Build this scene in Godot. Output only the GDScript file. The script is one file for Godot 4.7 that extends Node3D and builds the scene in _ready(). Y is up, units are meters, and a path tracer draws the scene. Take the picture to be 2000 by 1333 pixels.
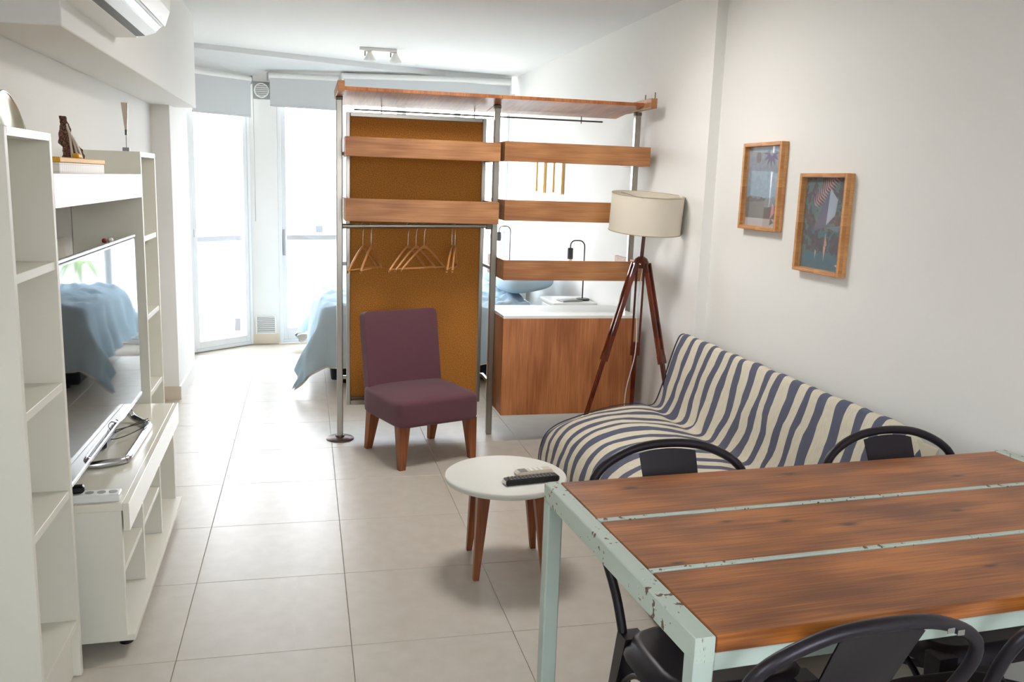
extends Node3D
# A studio flat seen from its dining table: TV wall on the left, a wood and chrome divider before
# the bed, windows behind, a striped sofa along the right wall.

var M := {}
var used := {}
var mesh_cache := {}

# ------------------------------------------------------------------ naming and grouping
func numbered(called: String) -> String:
	var n: int = used.get(called, 0)
	used[called] = n + 1
	return called if n == 0 else "%s_%03d" % [called, n]

func thing(called: String, label: String, category: String, at := Vector3.ZERO, turn := 0.0, group := "") -> Node3D:
	var o := Node3D.new()
	o.name = numbered(called)
	add_child(o)
	o.position = at
	o.rotation.y = turn
	o.set_meta("label", label)
	o.set_meta("category", category)
	if group != "": o.set_meta("group", group)
	return o

func room(called: String, label := "", at := Vector3.ZERO, turn := 0.0) -> Node3D:
	var o := Node3D.new()
	o.name = numbered(called)
	add_child(o)
	o.position = at
	o.rotation.y = turn
	o.set_meta("kind", "structure")
	if label != "": o.set_meta("label", label)
	return o

func part(parent: Node3D, called: String, mesh: Mesh, m: Material, at := Vector3.ZERO, rot := Vector3.ZERO, label := "") -> MeshInstance3D:
	var o := MeshInstance3D.new()
	o.name = called
	o.mesh = mesh
	o.material_override = m
	parent.add_child(o, true)
	o.position = at
	o.rotation = rot
	if label != "": o.set_meta("label", label)
	return o

func solid(called: String, mesh: Mesh, m: Material, at: Vector3, label: String, category: String, rot := Vector3.ZERO, group := "") -> MeshInstance3D:
	var o := MeshInstance3D.new()
	o.name = numbered(called)
	o.mesh = mesh
	o.material_override = m
	add_child(o)
	o.position = at
	o.rotation = rot
	o.set_meta("label", label)
	o.set_meta("category", category)
	if group != "": o.set_meta("group", group)
	return o

func wallpiece(called: String, mesh: Mesh, m: Material, at := Vector3.ZERO, rot := Vector3.ZERO, label := "") -> MeshInstance3D:
	var o := MeshInstance3D.new()
	o.name = numbered(called)
	o.mesh = mesh
	o.material_override = m
	add_child(o)
	o.position = at
	o.rotation = rot
	o.set_meta("kind", "structure")
	if label != "": o.set_meta("label", label)
	return o

# ------------------------------------------------------------------ mesh building
func st_new() -> SurfaceTool:
	var st := SurfaceTool.new()
	st.begin(Mesh.PRIMITIVE_TRIANGLES)
	return st

# flat polygon (convex), turned so that it faces away along 'out'
func face(st: SurfaceTool, pts: Array, out: Vector3) -> void:
	var n: Vector3 = (pts[1] - pts[0]).cross(pts[2] - pts[0])
	if n.length() < 1e-12 and pts.size() > 3: n = (pts[2] - pts[0]).cross(pts[3] - pts[0])
	if n.length() < 1e-12: return
	n = n.normalized()
	var ccw := n.dot(out) > 0.0
	if not ccw: n = -n
	st.set_smooth_group(-1)
	for k in range(1, pts.size() - 1):
		st.set_normal(n)
		st.add_vertex(pts[0])
		st.set_normal(n)
		st.add_vertex(pts[k + 1] if ccw else pts[k])
		st.set_normal(n)
		st.add_vertex(pts[k] if ccw else pts[k + 1])

# chamfered box added to a surface tool
func add_box(st: SurfaceTool, c: Vector3, s: Vector3, b := 0.0, xf := Transform3D.IDENTITY) -> void:
	var h := s * 0.5
	b = min(b, min(h.x, min(h.y, h.z)) * 0.9)
	var V := func(sx, sy, sz, ax) -> Vector3:
		var p := Vector3(sx * (h.x - b), sy * (h.y - b), sz * (h.z - b))
		if ax == 0: p.x = sx * h.x
		elif ax == 1: p.y = sy * h.y
		else: p.z = sz * h.z
		return xf * (c + p)
	var B := xf.basis
	for s1 in [-1, 1]:
		face(st, [V.call(s1, -1, -1, 0), V.call(s1, 1, -1, 0), V.call(s1, 1, 1, 0), V.call(s1, -1, 1, 0)], B * Vector3(s1, 0, 0))
		face(st, [V.call(-1, s1, -1, 1), V.call(1, s1, -1, 1), V.call(1, s1, 1, 1), V.call(-1, s1, 1, 1)], B * Vector3(0, s1, 0))
		face(st, [V.call(-1, -1, s1, 2), V.call(1, -1, s1, 2), V.call(1, 1, s1, 2), V.call(-1, 1, s1, 2)], B * Vector3(0, 0, s1))
		if b > 0.0:
			for s2 in [-1, 1]:
				face(st, [V.call(s1, s2, -1, 0), V.call(s1, s2, 1, 0), V.call(s1, s2, 1, 1), V.call(s1, s2, -1, 1)], B * Vector3(s1, s2, 0))
				face(st, [V.call(s1, -1, s2, 0), V.call(s1, 1, s2, 0), V.call(s1, 1, s2, 2), V.call(s1, -1, s2, 2)], B * Vector3(s1, 0, s2))
				face(st, [V.call(-1, s1, s2, 1), V.call(1, s1, s2, 1), V.call(1, s1, s2, 2), V.call(-1, s1, s2, 2)], B * Vector3(0, s1, s2))
				for s3 in [-1, 1]:
					face(st, [V.call(s1, s2, s3, 0), V.call(s1, s2, s3, 1), V.call(s1, s2, s3, 2)], B * Vector3(s1, s2, s3))

func box(s: Vector3, b := 0.002) -> ArrayMesh:
	var key := "%s|%.4f" % [s, b]
	if not mesh_cache.has(key):
		var st := st_new()
		add_box(st, Vector3.ZERO, s, b)
		mesh_cache[key] = st.commit()
	return mesh_cache[key]

# box given by its lowest and highest corner, placed at its own centre under parent
func bar(parent: Node3D, called: String, lo: Vector3, hi: Vector3, m: Material, b := 0.002, label := "") -> MeshInstance3D:
	return part(parent, called, box(hi - lo, b), m, (lo + hi) * 0.5, Vector3.ZERO, label)

# solid between a lower and an upper quad
func add_hull(st: SurfaceTool, a: Array, b: Array) -> void:
	var c := Vector3.ZERO
	for p in a: c += p / 8.0
	for p in b: c += p / 8.0
	face(st, a, (a[0] + a[2]) * 0.5 - c)
	face(st, b, (b[0] + b[2]) * 0.5 - c)
	for k in 4:
		var l := (k + 1) % 4
		face(st, [a[k], a[l], b[l], b[k]], (a[k] + a[l] + b[l] + b[k]) * 0.25 - c)

func hull(a: Array, b: Array) -> ArrayMesh:
	var st := st_new()
	add_hull(st, a, b)
	return st.commit()

func rect_at(c: Vector3, wx: float, wz: float) -> Array:
	return [c + Vector3(-wx, 0, -wz), c + Vector3(wx, 0, -wz), c + Vector3(wx, 0, wz), c + Vector3(-wx, 0, wz)]

# straight bar of rectangular section from a to b; 'side' is the direction of the width w, t the other thickness
func stick(a: Vector3, b: Vector3, side: Vector3, w: float, t: float, w2 := -1.0, t2 := -1.0) -> ArrayMesh:
	var d := (b - a).normalized()
	var s := (side - d * side.dot(d)).normalized()
	var n := d.cross(s)
	if w2 < 0: w2 = w
	if t2 < 0: t2 = t
	var A := [a - s * w / 2 - n * t / 2, a + s * w / 2 - n * t / 2, a + s * w / 2 + n * t / 2, a - s * w / 2 + n * t / 2]
	var B := [b - s * w2 / 2 - n * t2 / 2, b + s * w2 / 2 - n * t2 / 2, b + s * w2 / 2 + n * t2 / 2, b - s * w2 / 2 + n * t2 / 2]
	return hull(A, B)

# smooth grid of points
func add_grid(st: SurfaceTool, P: Array, nu: int, nv: int, flip := false) -> void:
	st.set_smooth_group(0)
	for i in nu:
		for j in nv:
			var idx := [[i, j], [i + 1, j], [i + 1, j + 1], [i, j], [i + 1, j + 1], [i, j + 1]]
			if flip: idx = [[i, j], [i + 1, j + 1], [i + 1, j], [i, j], [i, j + 1], [i + 1, j + 1]]
			for k in [0, 3]:
				var a: Vector3 = P[idx[k][0]][idx[k][1]]
				var b: Vector3 = P[idx[k + 1][0]][idx[k + 1][1]]
				var c: Vector3 = P[idx[k + 2][0]][idx[k + 2][1]]
				if (b - a).cross(c - a).length_squared() < 1e-18: continue
				for e in idx.slice(k, k + 3):
					st.set_uv(Vector2(float(e[0]) / nu, float(e[1]) / nv))
					st.add_vertex(P[e[0]][e[1]])

func grid(P: Array, flip := false) -> ArrayMesh:
	var st := st_new()
	add_grid(st, P, P.size() - 1, P[0].size() - 1, flip)
	st.generate_normals()
	return st.commit()

func add_tube(st: SurfaceTool, path: Array, r, seg := 10, caps := true) -> void:
	var n := path.size()
	var rings := []
	var prev := Vector3.ZERO
	for i in n:
		var d: Vector3 = (path[min(i + 1, n - 1)] - path[max(i - 1, 0)]).normalized()
		var s: Vector3
		if i == 0:
			s = d.cross(Vector3.UP if abs(d.y) < 0.9 else Vector3.RIGHT).normalized()
		else:
			s = (prev - d * prev.dot(d)).normalized()
		prev = s
		var t := d.cross(s)
		var rad: float = r[i] if r is Array else r
		var ring := []
		for k in seg + 1:
			var a := TAU * k / seg
			ring.append(path[i] + (s * cos(a) + t * sin(a)) * rad)
		rings.append(ring)
	add_grid(st, rings, n - 1, seg)
	if caps:
		var c1: Array = rings[0].slice(0, seg)
		var c2: Array = rings[n - 1].slice(0, seg)
		st.set_smooth_group(-1)
		for e in [[c1, path[0], path[0] - path[1]], [c2, path[n - 1], path[n - 1] - path[n - 2]]]:
			for k in seg:
				var tri := [e[1], e[0][k], e[0][(k + 1) % seg]]
				var nn: Vector3 = (tri[1] - tri[0]).cross(tri[2] - tri[0])
				if nn.dot(e[2]) > 0: tri = [tri[0], tri[2], tri[1]]
				for p in tri:
					st.set_uv(Vector2.ZERO)
					st.add_vertex(p)

func tube(path: Array, r, seg := 10) -> ArrayMesh:
	var st := st_new()
	add_tube(st, path, r, seg)
	st.generate_normals()
	return st.commit()

func lathe(profile: Array, seg := 32, sharp := 40.0) -> ArrayMesh:
	var st := st_new()
	var sg := 1
	for i in profile.size() - 1:
		if i > 0:
			var d1: Vector2 = profile[i] - profile[i - 1]
			var d2: Vector2 = profile[i + 1] - profile[i]
			if abs(d1.angle_to(d2)) > deg_to_rad(sharp): sg += 1
		st.set_smooth_group(sg)
		for k in seg:
			var a := TAU * k / seg
			var b := TAU * (k + 1) / seg
			var p: Vector2 = profile[i]
			var q: Vector2 = profile[i + 1]
			var v := [Vector3(p.x * cos(a), p.y, p.x * sin(a)), Vector3(p.x * cos(b), p.y, p.x * sin(b)), Vector3(q.x * cos(b), q.y, q.x * sin(b)), Vector3(q.x * cos(a), q.y, q.x * sin(a))]
			var u0 := float(k) / seg
			var u1 := float(k + 1) / seg
			var uv := [Vector2(u0, p.y), Vector2(u1, p.y), Vector2(u1, q.y), Vector2(u0, q.y)]
			for e in [0, 1, 2, 0, 2, 3]:
				st.set_uv(uv[e])
				st.add_vertex(v[e])
	st.generate_normals()
	return st.commit()

# polygon in x,y extruded along z from z0 to z1
func extrude(poly: PackedVector2Array, z0: float, z1: float) -> ArrayMesh:
	var st := st_new()
	var tri := Geometry2D.triangulate_polygon(poly)
	for e in [[z0, Vector3(0, 0, -1)], [z1, Vector3(0, 0, 1)]]:
		for k in range(0, tri.size(), 3):
			face(st, [Vector3(poly[tri[k]].x, poly[tri[k]].y, e[0]), Vector3(poly[tri[k + 1]].x, poly[tri[k + 1]].y, e[0]), Vector3(poly[tri[k + 2]].x, poly[tri[k + 2]].y, e[0])], e[1])
	var ccw := not Geometry2D.is_polygon_clockwise(poly)
	for k in poly.size():
		var a := poly[k]
		var b := poly[(k + 1) % poly.size()]
		var o := Vector3((b - a).y, -(b - a).x, 0) * (1.0 if ccw else -1.0)
		face(st, [Vector3(a.x, a.y, z0), Vector3(b.x, b.y, z0), Vector3(b.x, b.y, z1), Vector3(a.x, a.y, z1)], o)
	return st.commit()

# polygon on the plan (x,z) extruded upwards
func slab(poly: PackedVector2Array, y0: float, y1: float) -> ArrayMesh:
	var st := st_new()
	var tri := Geometry2D.triangulate_polygon(poly)
	for e in [[y0, Vector3.DOWN], [y1, Vector3.UP]]:
		for k in range(0, tri.size(), 3):
			face(st, [Vector3(poly[tri[k]].x, e[0], poly[tri[k]].y), Vector3(poly[tri[k + 1]].x, e[0], poly[tri[k + 1]].y), Vector3(poly[tri[k + 2]].x, e[0], poly[tri[k + 2]].y)], e[1])
	var ccw := not Geometry2D.is_polygon_clockwise(poly)
	for k in poly.size():
		var a := poly[k]
		var b := poly[(k + 1) % poly.size()]
		var o := Vector3((b - a).y, 0, -(b - a).x) * (1.0 if ccw else -1.0)
		face(st, [Vector3(a.x, y0, a.y), Vector3(b.x, y0, b.y), Vector3(b.x, y1, b.y), Vector3(a.x, y1, a.y)], o)
	return st.commit()

# upright quad facing +z with texture coordinates
func picture_quad(w: float, h: float) -> ArrayMesh:
	var st := st_new()
	var v := [Vector3(-w / 2, -h / 2, 0), Vector3(w / 2, -h / 2, 0), Vector3(w / 2, h / 2, 0), Vector3(-w / 2, h / 2, 0)]
	var uv := [Vector2(0, 1), Vector2(1, 1), Vector2(1, 0), Vector2(0, 0)]
	for e in [0, 2, 1, 0, 3, 2]:
		st.set_normal(Vector3(0, 0, 1))
		st.set_uv(uv[e])
		st.add_vertex(v[e])
	return st.commit()

func curve(pts: Array, n: int) -> Array:
	# Catmull-Rom through the points, n samples between each two
	var out := []
	for i in pts.size() - 1:
		var p0 = pts[max(i - 1, 0)]
		var p1 = pts[i]
		var p2 = pts[i + 1]
		var p3 = pts[min(i + 2, pts.size() - 1)]
		for k in n:
			out.append(p1.cubic_interpolate(p2, p0, p3, float(k) / n))
	out.append(pts[pts.size() - 1])
	return out

# cushion: rounded box of half sizes h, roundness by the exponent n of a superellipsoid
func cushion(h: Vector3, n: float, seg := 14, bump = null) -> ArrayMesh:
	var st := st_new()
	for ax in 3:
		for sg in [-1.0, 1.0]:
			var P := []
			for i in seg + 1:
				var row := []
				for j in seg + 1:
					var u := sin((2.0 * i / seg - 1.0) * PI / 2)
					var v := sin((2.0 * j / seg - 1.0) * PI / 2)
					var p := Vector3.ZERO
					p[ax] = sg
					p[(ax + 1) % 3] = u
					p[(ax + 2) % 3] = v
					p /= pow(pow(abs(p.x), n) + pow(abs(p.y), n) + pow(abs(p.z), n), 1.0 / n)
					p *= h
					if bump != null: p = bump.call(p)
					row.append(p)
				P.append(row)
			add_grid(st, P, seg, seg, sg > 0.0)
	st.generate_normals()
	return st.commit()

# ------------------------------------------------------------------ textures and materials
func noise(sd: int, f: float, oct := 3) -> FastNoiseLite:
	var n := FastNoiseLite.new()
	n.seed = sd
	n.noise_type = FastNoiseLite.TYPE_SIMPLEX_SMOOTH
	n.frequency = f
	n.fractal_type = FastNoiseLite.FRACTAL_FBM
	n.fractal_octaves = oct
	return n

func tex(im: Image) -> ImageTexture:
	return ImageTexture.create_from_image(im)

# wood with its grain along u (or along v when upright)
func wood(w: int, h: int, dark: Color, light: Color, sd: int, stretch: float, contrast: float, knots: Array, upright := false) -> Image:
	var im := Image.create(h if upright else w, w if upright else h, false, Image.FORMAT_RGB8)
	var n1 := noise(sd, 0.012, 4)
	var n2 := noise(sd + 7, 0.05, 2)
	var n3 := noise(sd + 11, 0.004, 2)
	var n4 := noise(sd + 17, 0.18, 2)
	for y in h:
		for x in w:
			var wx := float(x)
			var wy := float(y)
			var k_dark := 0.0
			for k in knots:
				var dx: float = (x - k.x) / (k.z * 2.6)
				var dy: float = (y - k.y) / k.z
				var d := dx * dx + dy * dy
				if d < 9.0:
					wy += sign(dy) * k.z * 0.9 * exp(-d * 0.5)
					k_dark = max(k_dark, exp(-d * 1.6))
			var g := n1.get_noise_2d(wx / stretch, wy * 1.6) * 0.6 + n2.get_noise_2d(wx / (stretch * 1.6), wy * 2.2) * 0.35 + n3.get_noise_2d(wx, wy * 2.0) * 0.7 + n4.get_noise_2d(wx / (stretch * 4.0), wy * 1.5) * 0.45
			var t: float = clamp(0.5 + g * contrast, 0.0, 1.0)
			var c := dark.lerp(light, t).lerp(dark * 0.45, k_dark * 0.75)
			c.a = 1.0
			if upright: im.set_pixel(y, x, c)
			else: im.set_pixel(x, y, c)
	return im

func speckle(size: int, a: Color, b: Color, sd: int, f: float, power := 1.0, oct := 3) -> Image:
	var im := Image.create(size, size, false, Image.FORMAT_RGB8)
	var n := noise(sd, f, oct)
	for y in size:
		for x in size:
			var t: float = clamp(0.5 + n.get_noise_2d(x, y) * power, 0.0, 1.0)
			im.set_pixel(x, y, a.lerp(b, t))
	return im

func mat(c: Color, rough := 0.6, metal := 0.0, spec := 0.5) -> StandardMaterial3D:
	var m := StandardMaterial3D.new()
	m.albedo_color = c
	m.roughness = rough
	m.metallic = metal
	m.metallic_specular = spec
	return m

func mat_tri(im: Image, scale: Vector3, rough := 0.6, world := false, offset := Vector3.ZERO, spec := 0.5) -> StandardMaterial3D:
	var m := mat(Color.WHITE, rough, 0.0, spec)
	m.albedo_texture = tex(im)
	m.uv1_triplanar = true
	m.uv1_world_triplanar = world
	m.uv1_scale = scale
	m.uv1_offset = offset
	m.uv1_triplanar_sharpness = 8.0
	return m

func moved(m: StandardMaterial3D, offset: Vector3) -> StandardMaterial3D:
	var k: StandardMaterial3D = m.duplicate()
	k.uv1_offset = offset
	return k

func c8(r, g, b) -> Color:
	return Color8(int(r), int(g), int(b))

func make_materials() -> void:
	M.wall = mat_tri(speckle(256, c8(235, 234, 230), c8(236, 235, 231), 3, 0.05, 1.0, 4), Vector3(2, 2, 2), 0.75, true, Vector3.ZERO, 0.35)
	M.ceiling = mat(c8(224, 224, 222), 0.85, 0.0, 0.3)
	M.base = mat(c8(214, 200, 178), 0.45)
	M.grout = mat(c8(168, 158, 144), 0.9)
	var tile_im := speckle(512, c8(197, 189, 177), c8(203, 196, 185), 21, 0.018, 0.9, 5)
	M.tiles = []
	for k in 3:
		M.tiles.append(mat_tri(tile_im, Vector3(1.1, 1.1, 1.1), 0.36, true, Vector3(0.31 * k, 0, 0.47 * k), 0.5))
	M.lacquer = mat(c8(232, 228, 212), 0.16, 0.0, 0.5)
	M.lacquer_dull = mat(c8(230, 227, 214), 0.38, 0.0, 0.5)
	M.alu = mat(c8(232, 234, 234), 0.35, 0.0, 0.5)
	M.alu_grey = mat(c8(176, 178, 180), 0.4, 0.3)
	M.chrome = mat(c8(158, 154, 146), 0.28, 1.0)
	M.steel = mat(c8(196, 196, 198), 0.22, 1.0)
	M.gunmetal = mat(c8(110, 104, 94), 0.42, 1.0)
	M.blind = mat(c8(206, 208, 208), 0.85)
	M.blind.backlight_enabled = true
	M.blind.backlight = Color(0.10, 0.10, 0.10)
	M.plastic_white = mat(c8(236, 236, 232), 0.3)
	M.plastic_grey = mat(c8(150, 152, 152), 0.45)
	M.black = mat(c8(18, 16, 18), 0.4)
	M.black_gloss = mat(c8(10, 10, 12), 0.12)
	M.dark_paint = mat(c8(58, 55, 52), 0.55)
	M.screen = mat(c8(7, 8, 9), 0.03, 0.0, 1.0)
	M.tolix = mat(c8(34, 28, 36), 0.38, 0.35, 0.5)
	M.glass = mat(Color(0.94, 0.97, 0.97, 0.06), 0.02, 0.0, 0.5)
	M.glass.transparency = BaseMaterial3D.TRANSPARENCY_ALPHA
	M.fill_lamp_glow = mat(c8(250, 248, 240), 0.5)  # diffuser glow of the added, unseen fill lamp
	M.fill_lamp_glow.emission_enabled = true
	M.fill_lamp_glow.emission = Color(1.0, 0.985, 0.97)
	M.fill_lamp_glow.emission_energy_multiplier = 1.0
	M.rail = mat(c8(84, 86, 88), 0.5)
	# timber
	var oak := wood(768, 192, c8(142, 90, 50), c8(186, 132, 84), 5, 9.0, 0.75, [])
	M.oak = mat_tri(oak, Vector3(1.0, 4.0, 4.0), 0.42, false, Vector3(0.5, 0.5, 0.5))
	var ply := wood(512, 512, c8(150, 88, 50), c8(196, 128, 80), 15, 5.0, 0.8, [], true)
	M.ply = mat_tri(ply, Vector3(0.9, 0.9, 0.9), 0.4, false, Vector3(0.5, 0.5, 0.5))
	M.ply_gloss = M.ply.duplicate()
	M.ply_gloss.roughness = 0.30
	M.ply_gloss.metallic_specular = 0.3
	var leg_im := wood(256, 128, c8(118, 62, 34), c8(160, 94, 54), 25, 6.0, 0.8, [], true)
	M.leg = mat_tri(leg_im, Vector3(6, 3, 6), 0.45)
	var mah := wood(256, 128, c8(70, 26, 16), c8(116, 50, 30), 35, 6.0, 0.8, [], true)
	M.mahogany = mat_tri(mah, Vector3(6, 3, 6), 0.14)
	var fr := wood(256, 128, c8(180, 120, 66), c8(214, 160, 104), 45, 5.0, 0.7, [])
	M.frame = mat_tri(fr, Vector3(4, 4, 4), 0.45)
	var hang := wood(128, 64, c8(176, 112, 58), c8(206, 146, 86), 46, 5.0, 0.7, [])
	M.hanger = mat_tri(hang, Vector3(5, 5, 5), 0.4)
	var table_im := wood(1024, 512, c8(120, 64, 24), c8(190, 116, 52), 55, 7.0, 0.8, [Vector3(150, 60, 7), Vector3(470, 50, 9), Vector3(330, 230, 6), Vector3(420, 262, 7), Vector3(236, 212, 5), Vector3(640, 250, 6), Vector3(780, 120, 6), Vector3(520, 420, 5), Vector3(860, 380, 7), Vector3(90, 330, 5)])
	M.table_wood = mat_tri(table_im, Vector3(0.72, 1.4, 1.4), 0.36)
	M.table_wood.uv1_offset = Vector3(0.5, 0.0, 0.06)
	# cork board
	var cork := speckle(512, c8(148, 88, 26), c8(208, 140, 54), 61, 0.22, 1.1, 3)
	M.cork = mat_tri(cork, Vector3(1.6, 1.6, 1.6), 0.8)
	# painted steel of the dining table, chipped down to brown
	var chip := Image.create(1024, 64, false, Image.FORMAT_RGB8)
	var cn := noise(71, 0.035, 4)
	var cn2 := noise(72, 0.004, 1)
	for y in 64:
		for x in 1024:
			var v := cn.get_noise_2d(x, y * 1.5) + cn2.get_noise_2d(x, 5.0) * 0.35
			var c := c8(184, 196, 184)
			if v > 0.56: c = c8(88, 64, 42)
			elif v > 0.53: c = c8(214, 218, 208)
			chip.set_pixel(x, y, c)
	M.paint_chipped = mat_tri(chip, Vector3(1.0, 9.0, 9.0), 0.42)
	M.paint = mat(c8(178, 192, 182), 0.42)
	# textiles
	var weave := speckle(256, c8(88, 54, 62), c8(114, 72, 82), 81, 0.4, 1.0, 2)
	M.purple = mat_tri(weave, Vector3(5, 5, 5), 0.95)
	M.purple.rim_enabled = true
	M.purple.rim = 0.25
	var linen := speckle(256, c8(214, 204, 186), c8(226, 218, 202), 83, 0.35, 1.0, 2)
	M.linen = mat_tri(linen, Vector3(5, 5, 5), 0.9)
	M.linen.backlight_enabled = true
	M.linen.backlight = Color(0.28, 0.26, 0.22)
	M.duvet = mat(c8(172, 195, 210), 0.9)
	M.duvet_back = mat(c8(222, 220, 212), 0.9)
	M.pillow = mat(c8(206, 216, 222), 0.9)
	M.bed_base = mat(c8(34, 34, 42), 0.9)
	M.cream = mat(c8(206, 198, 176), 0.9)
	M.piping = mat(c8(52, 54, 66), 0.9)
	var stripe := Image.create(2048, 128, false, Image.FORMAT_RGB8)
	var sn := noise(91, 0.006, 2)
	var sf := noise(92, 0.35, 2)
	for y in 128:
		for x in 2048:
			var u := float(x) / 2048.0 * 18.0 + sn.get_noise_2d(x * 0.5, y * 6.0) * 0.10
			var f: float = u - floor(u)
			var grain := 1.0 + sf.get_noise_2d(x, y * 2.0) * 0.10
			var c := c8(212, 204, 184) if f > 0.44 else c8(88, 91, 110)
			c = Color(c.r * grain, c.g * grain, c.b * grain)
			stripe.set_pixel(x, y, c)
	M.stripes = mat(Color.WHITE, 0.92)
	M.stripes.albedo_texture = tex(stripe)
	# outside
	M.facade = mat(c8(180, 179, 176), 0.85)
	M.facade2 = mat(c8(150, 142, 128), 0.85)
	M.facade_dark = mat(c8(52, 56, 60), 0.6)
	M.deck = mat(c8(150, 134, 120), 0.8)
	M.leaf = mat(c8(120, 150, 74), 0.6)
	M.leaf.backlight_enabled = true
	M.leaf.backlight = Color(0.25, 0.32, 0.12)
	M.pot = mat(c8(176, 92, 70), 0.8)
	M.stone = mat_tri(speckle(128, c8(62, 40, 30), c8(150, 112, 96), 95, 0.09, 1.2, 4), Vector3(12, 12, 12), 0.75)
	M.white_stone = mat(c8(222, 214, 206), 0.4)
	M.yellow = mat(c8(222, 166, 36), 0.5)
	var gridim := Image.create(128, 64, false, Image.FORMAT_RGB8)
	gridim.fill(c8(236, 230, 224))
	for k in 8:
		gridim.fill_rect(Rect2i(k * 16, 0, 1, 64), c8(150, 120, 130))
	for k in 4:
		gridim.fill_rect(Rect2i(0, k * 16 + 8, 128, 1), c8(200, 180, 186))
	M.grid_paper = mat_tri(gridim, Vector3(6, 12, 6), 0.5)
	M.gold = mat(c8(200, 160, 96), 0.3, 1.0)
	M.bulb = mat(Color(0.95, 0.84, 0.62, 0.45), 0.05)
	M.bulb.transparency = BaseMaterial3D.TRANSPARENCY_ALPHA
	M.silver = mat(c8(206, 204, 200), 0.18, 1.0)
	M.plate = mat(c8(196, 198, 176), 0.2, 0.6)
	M.remote_light = mat(c8(206, 196, 178), 0.45)
	M.button = mat(c8(120, 118, 114), 0.5)

# ------------------------------------------------------------------ the scene
func _ready() -> void:
	# camera
	var cam := Camera3D.new()
	cam.name = "camera"
	add_child(cam)
	cam.position = Vector3(0.38995, 1.43612, 2.53692)
	cam.rotation = Vector3(-0.1802, -0.23485, 0.03322)
	cam.fov = 42.7935
	cam.current = true
	# bright overcast sky
	var sky_m := ProceduralSkyMaterial.new()
	sky_m.sky_top_color = Color(0.90, 0.95, 1.0)
	sky_m.sky_horizon_color = Color(0.99, 0.99, 1.0)
	sky_m.sky_curve = 0.25
	sky_m.ground_bottom_color = Color(0.42, 0.42, 0.43)
	sky_m.ground_horizon_color = Color(0.62, 0.62, 0.63)
	sky_m.sky_energy_multiplier = 1.0
	var sky := Sky.new()
	sky.sky_material = sky_m
	var env := Environment.new()
	env.background_mode = Environment.BG_SKY
	env.sky = sky
	env.ambient_light_source = Environment.AMBIENT_SOURCE_DISABLED
	env.tonemap_mode = Environment.TONE_MAPPER_LINEAR
	env.tonemap_exposure = 17.5
	env.sdfgi_enabled = true
	env.ssao_enabled = true
	env.ssil_enabled = true
	var we := WorldEnvironment.new()
	we.name = "world"
	we.environment = env
	add_child(we)
	# added fill light above the sitting area, out of view, as a ceiling lamp
	var lamp := AreaLight3D.new()
	lamp.name = "added_fill_light"
	add_child(lamp)
	lamp.position = Vector3(1.2, CY - 0.062, -1.10)
	lamp.rotation.x = -PI / 2
	lamp.area_size = Vector2(0.5, 0.5)
	lamp.light_color = Color(1.0, 0.985, 0.97)
	lamp.light_energy = 0.064
	lamp.area_range = 12.0
	lamp.shadow_enabled = true
	make_materials()
	build_room()
	build_windows()
	build_outside()
	build_tv_wall()
	build_divider()
	build_bedroom()
	build_purple_chair()
	build_sofa()
	build_floor_lamp()
	build_pictures()
	build_coffee_table()
	build_dining()
	build_small_things()

const RX := 2.28      # right wall beyond the step
const RN := 2.335     # right wall on the near side
const LX := -0.516    # left wall
const CY := 2.385     # ceiling
const T := 0.516      # tile
const FZ := 4.0       # wall behind the camera
const FX0 := 0.7       # its window, added for fill light
const FX1 := 1.8
const FY0 := 0.95
const FY1 := 2.2
const WZ0 := 2.35      # side window added for fill beyond the frame, left of the camera
const WZ1 := 3.1
const WY0 := 0.95
const WY1 := 2.2

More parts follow.
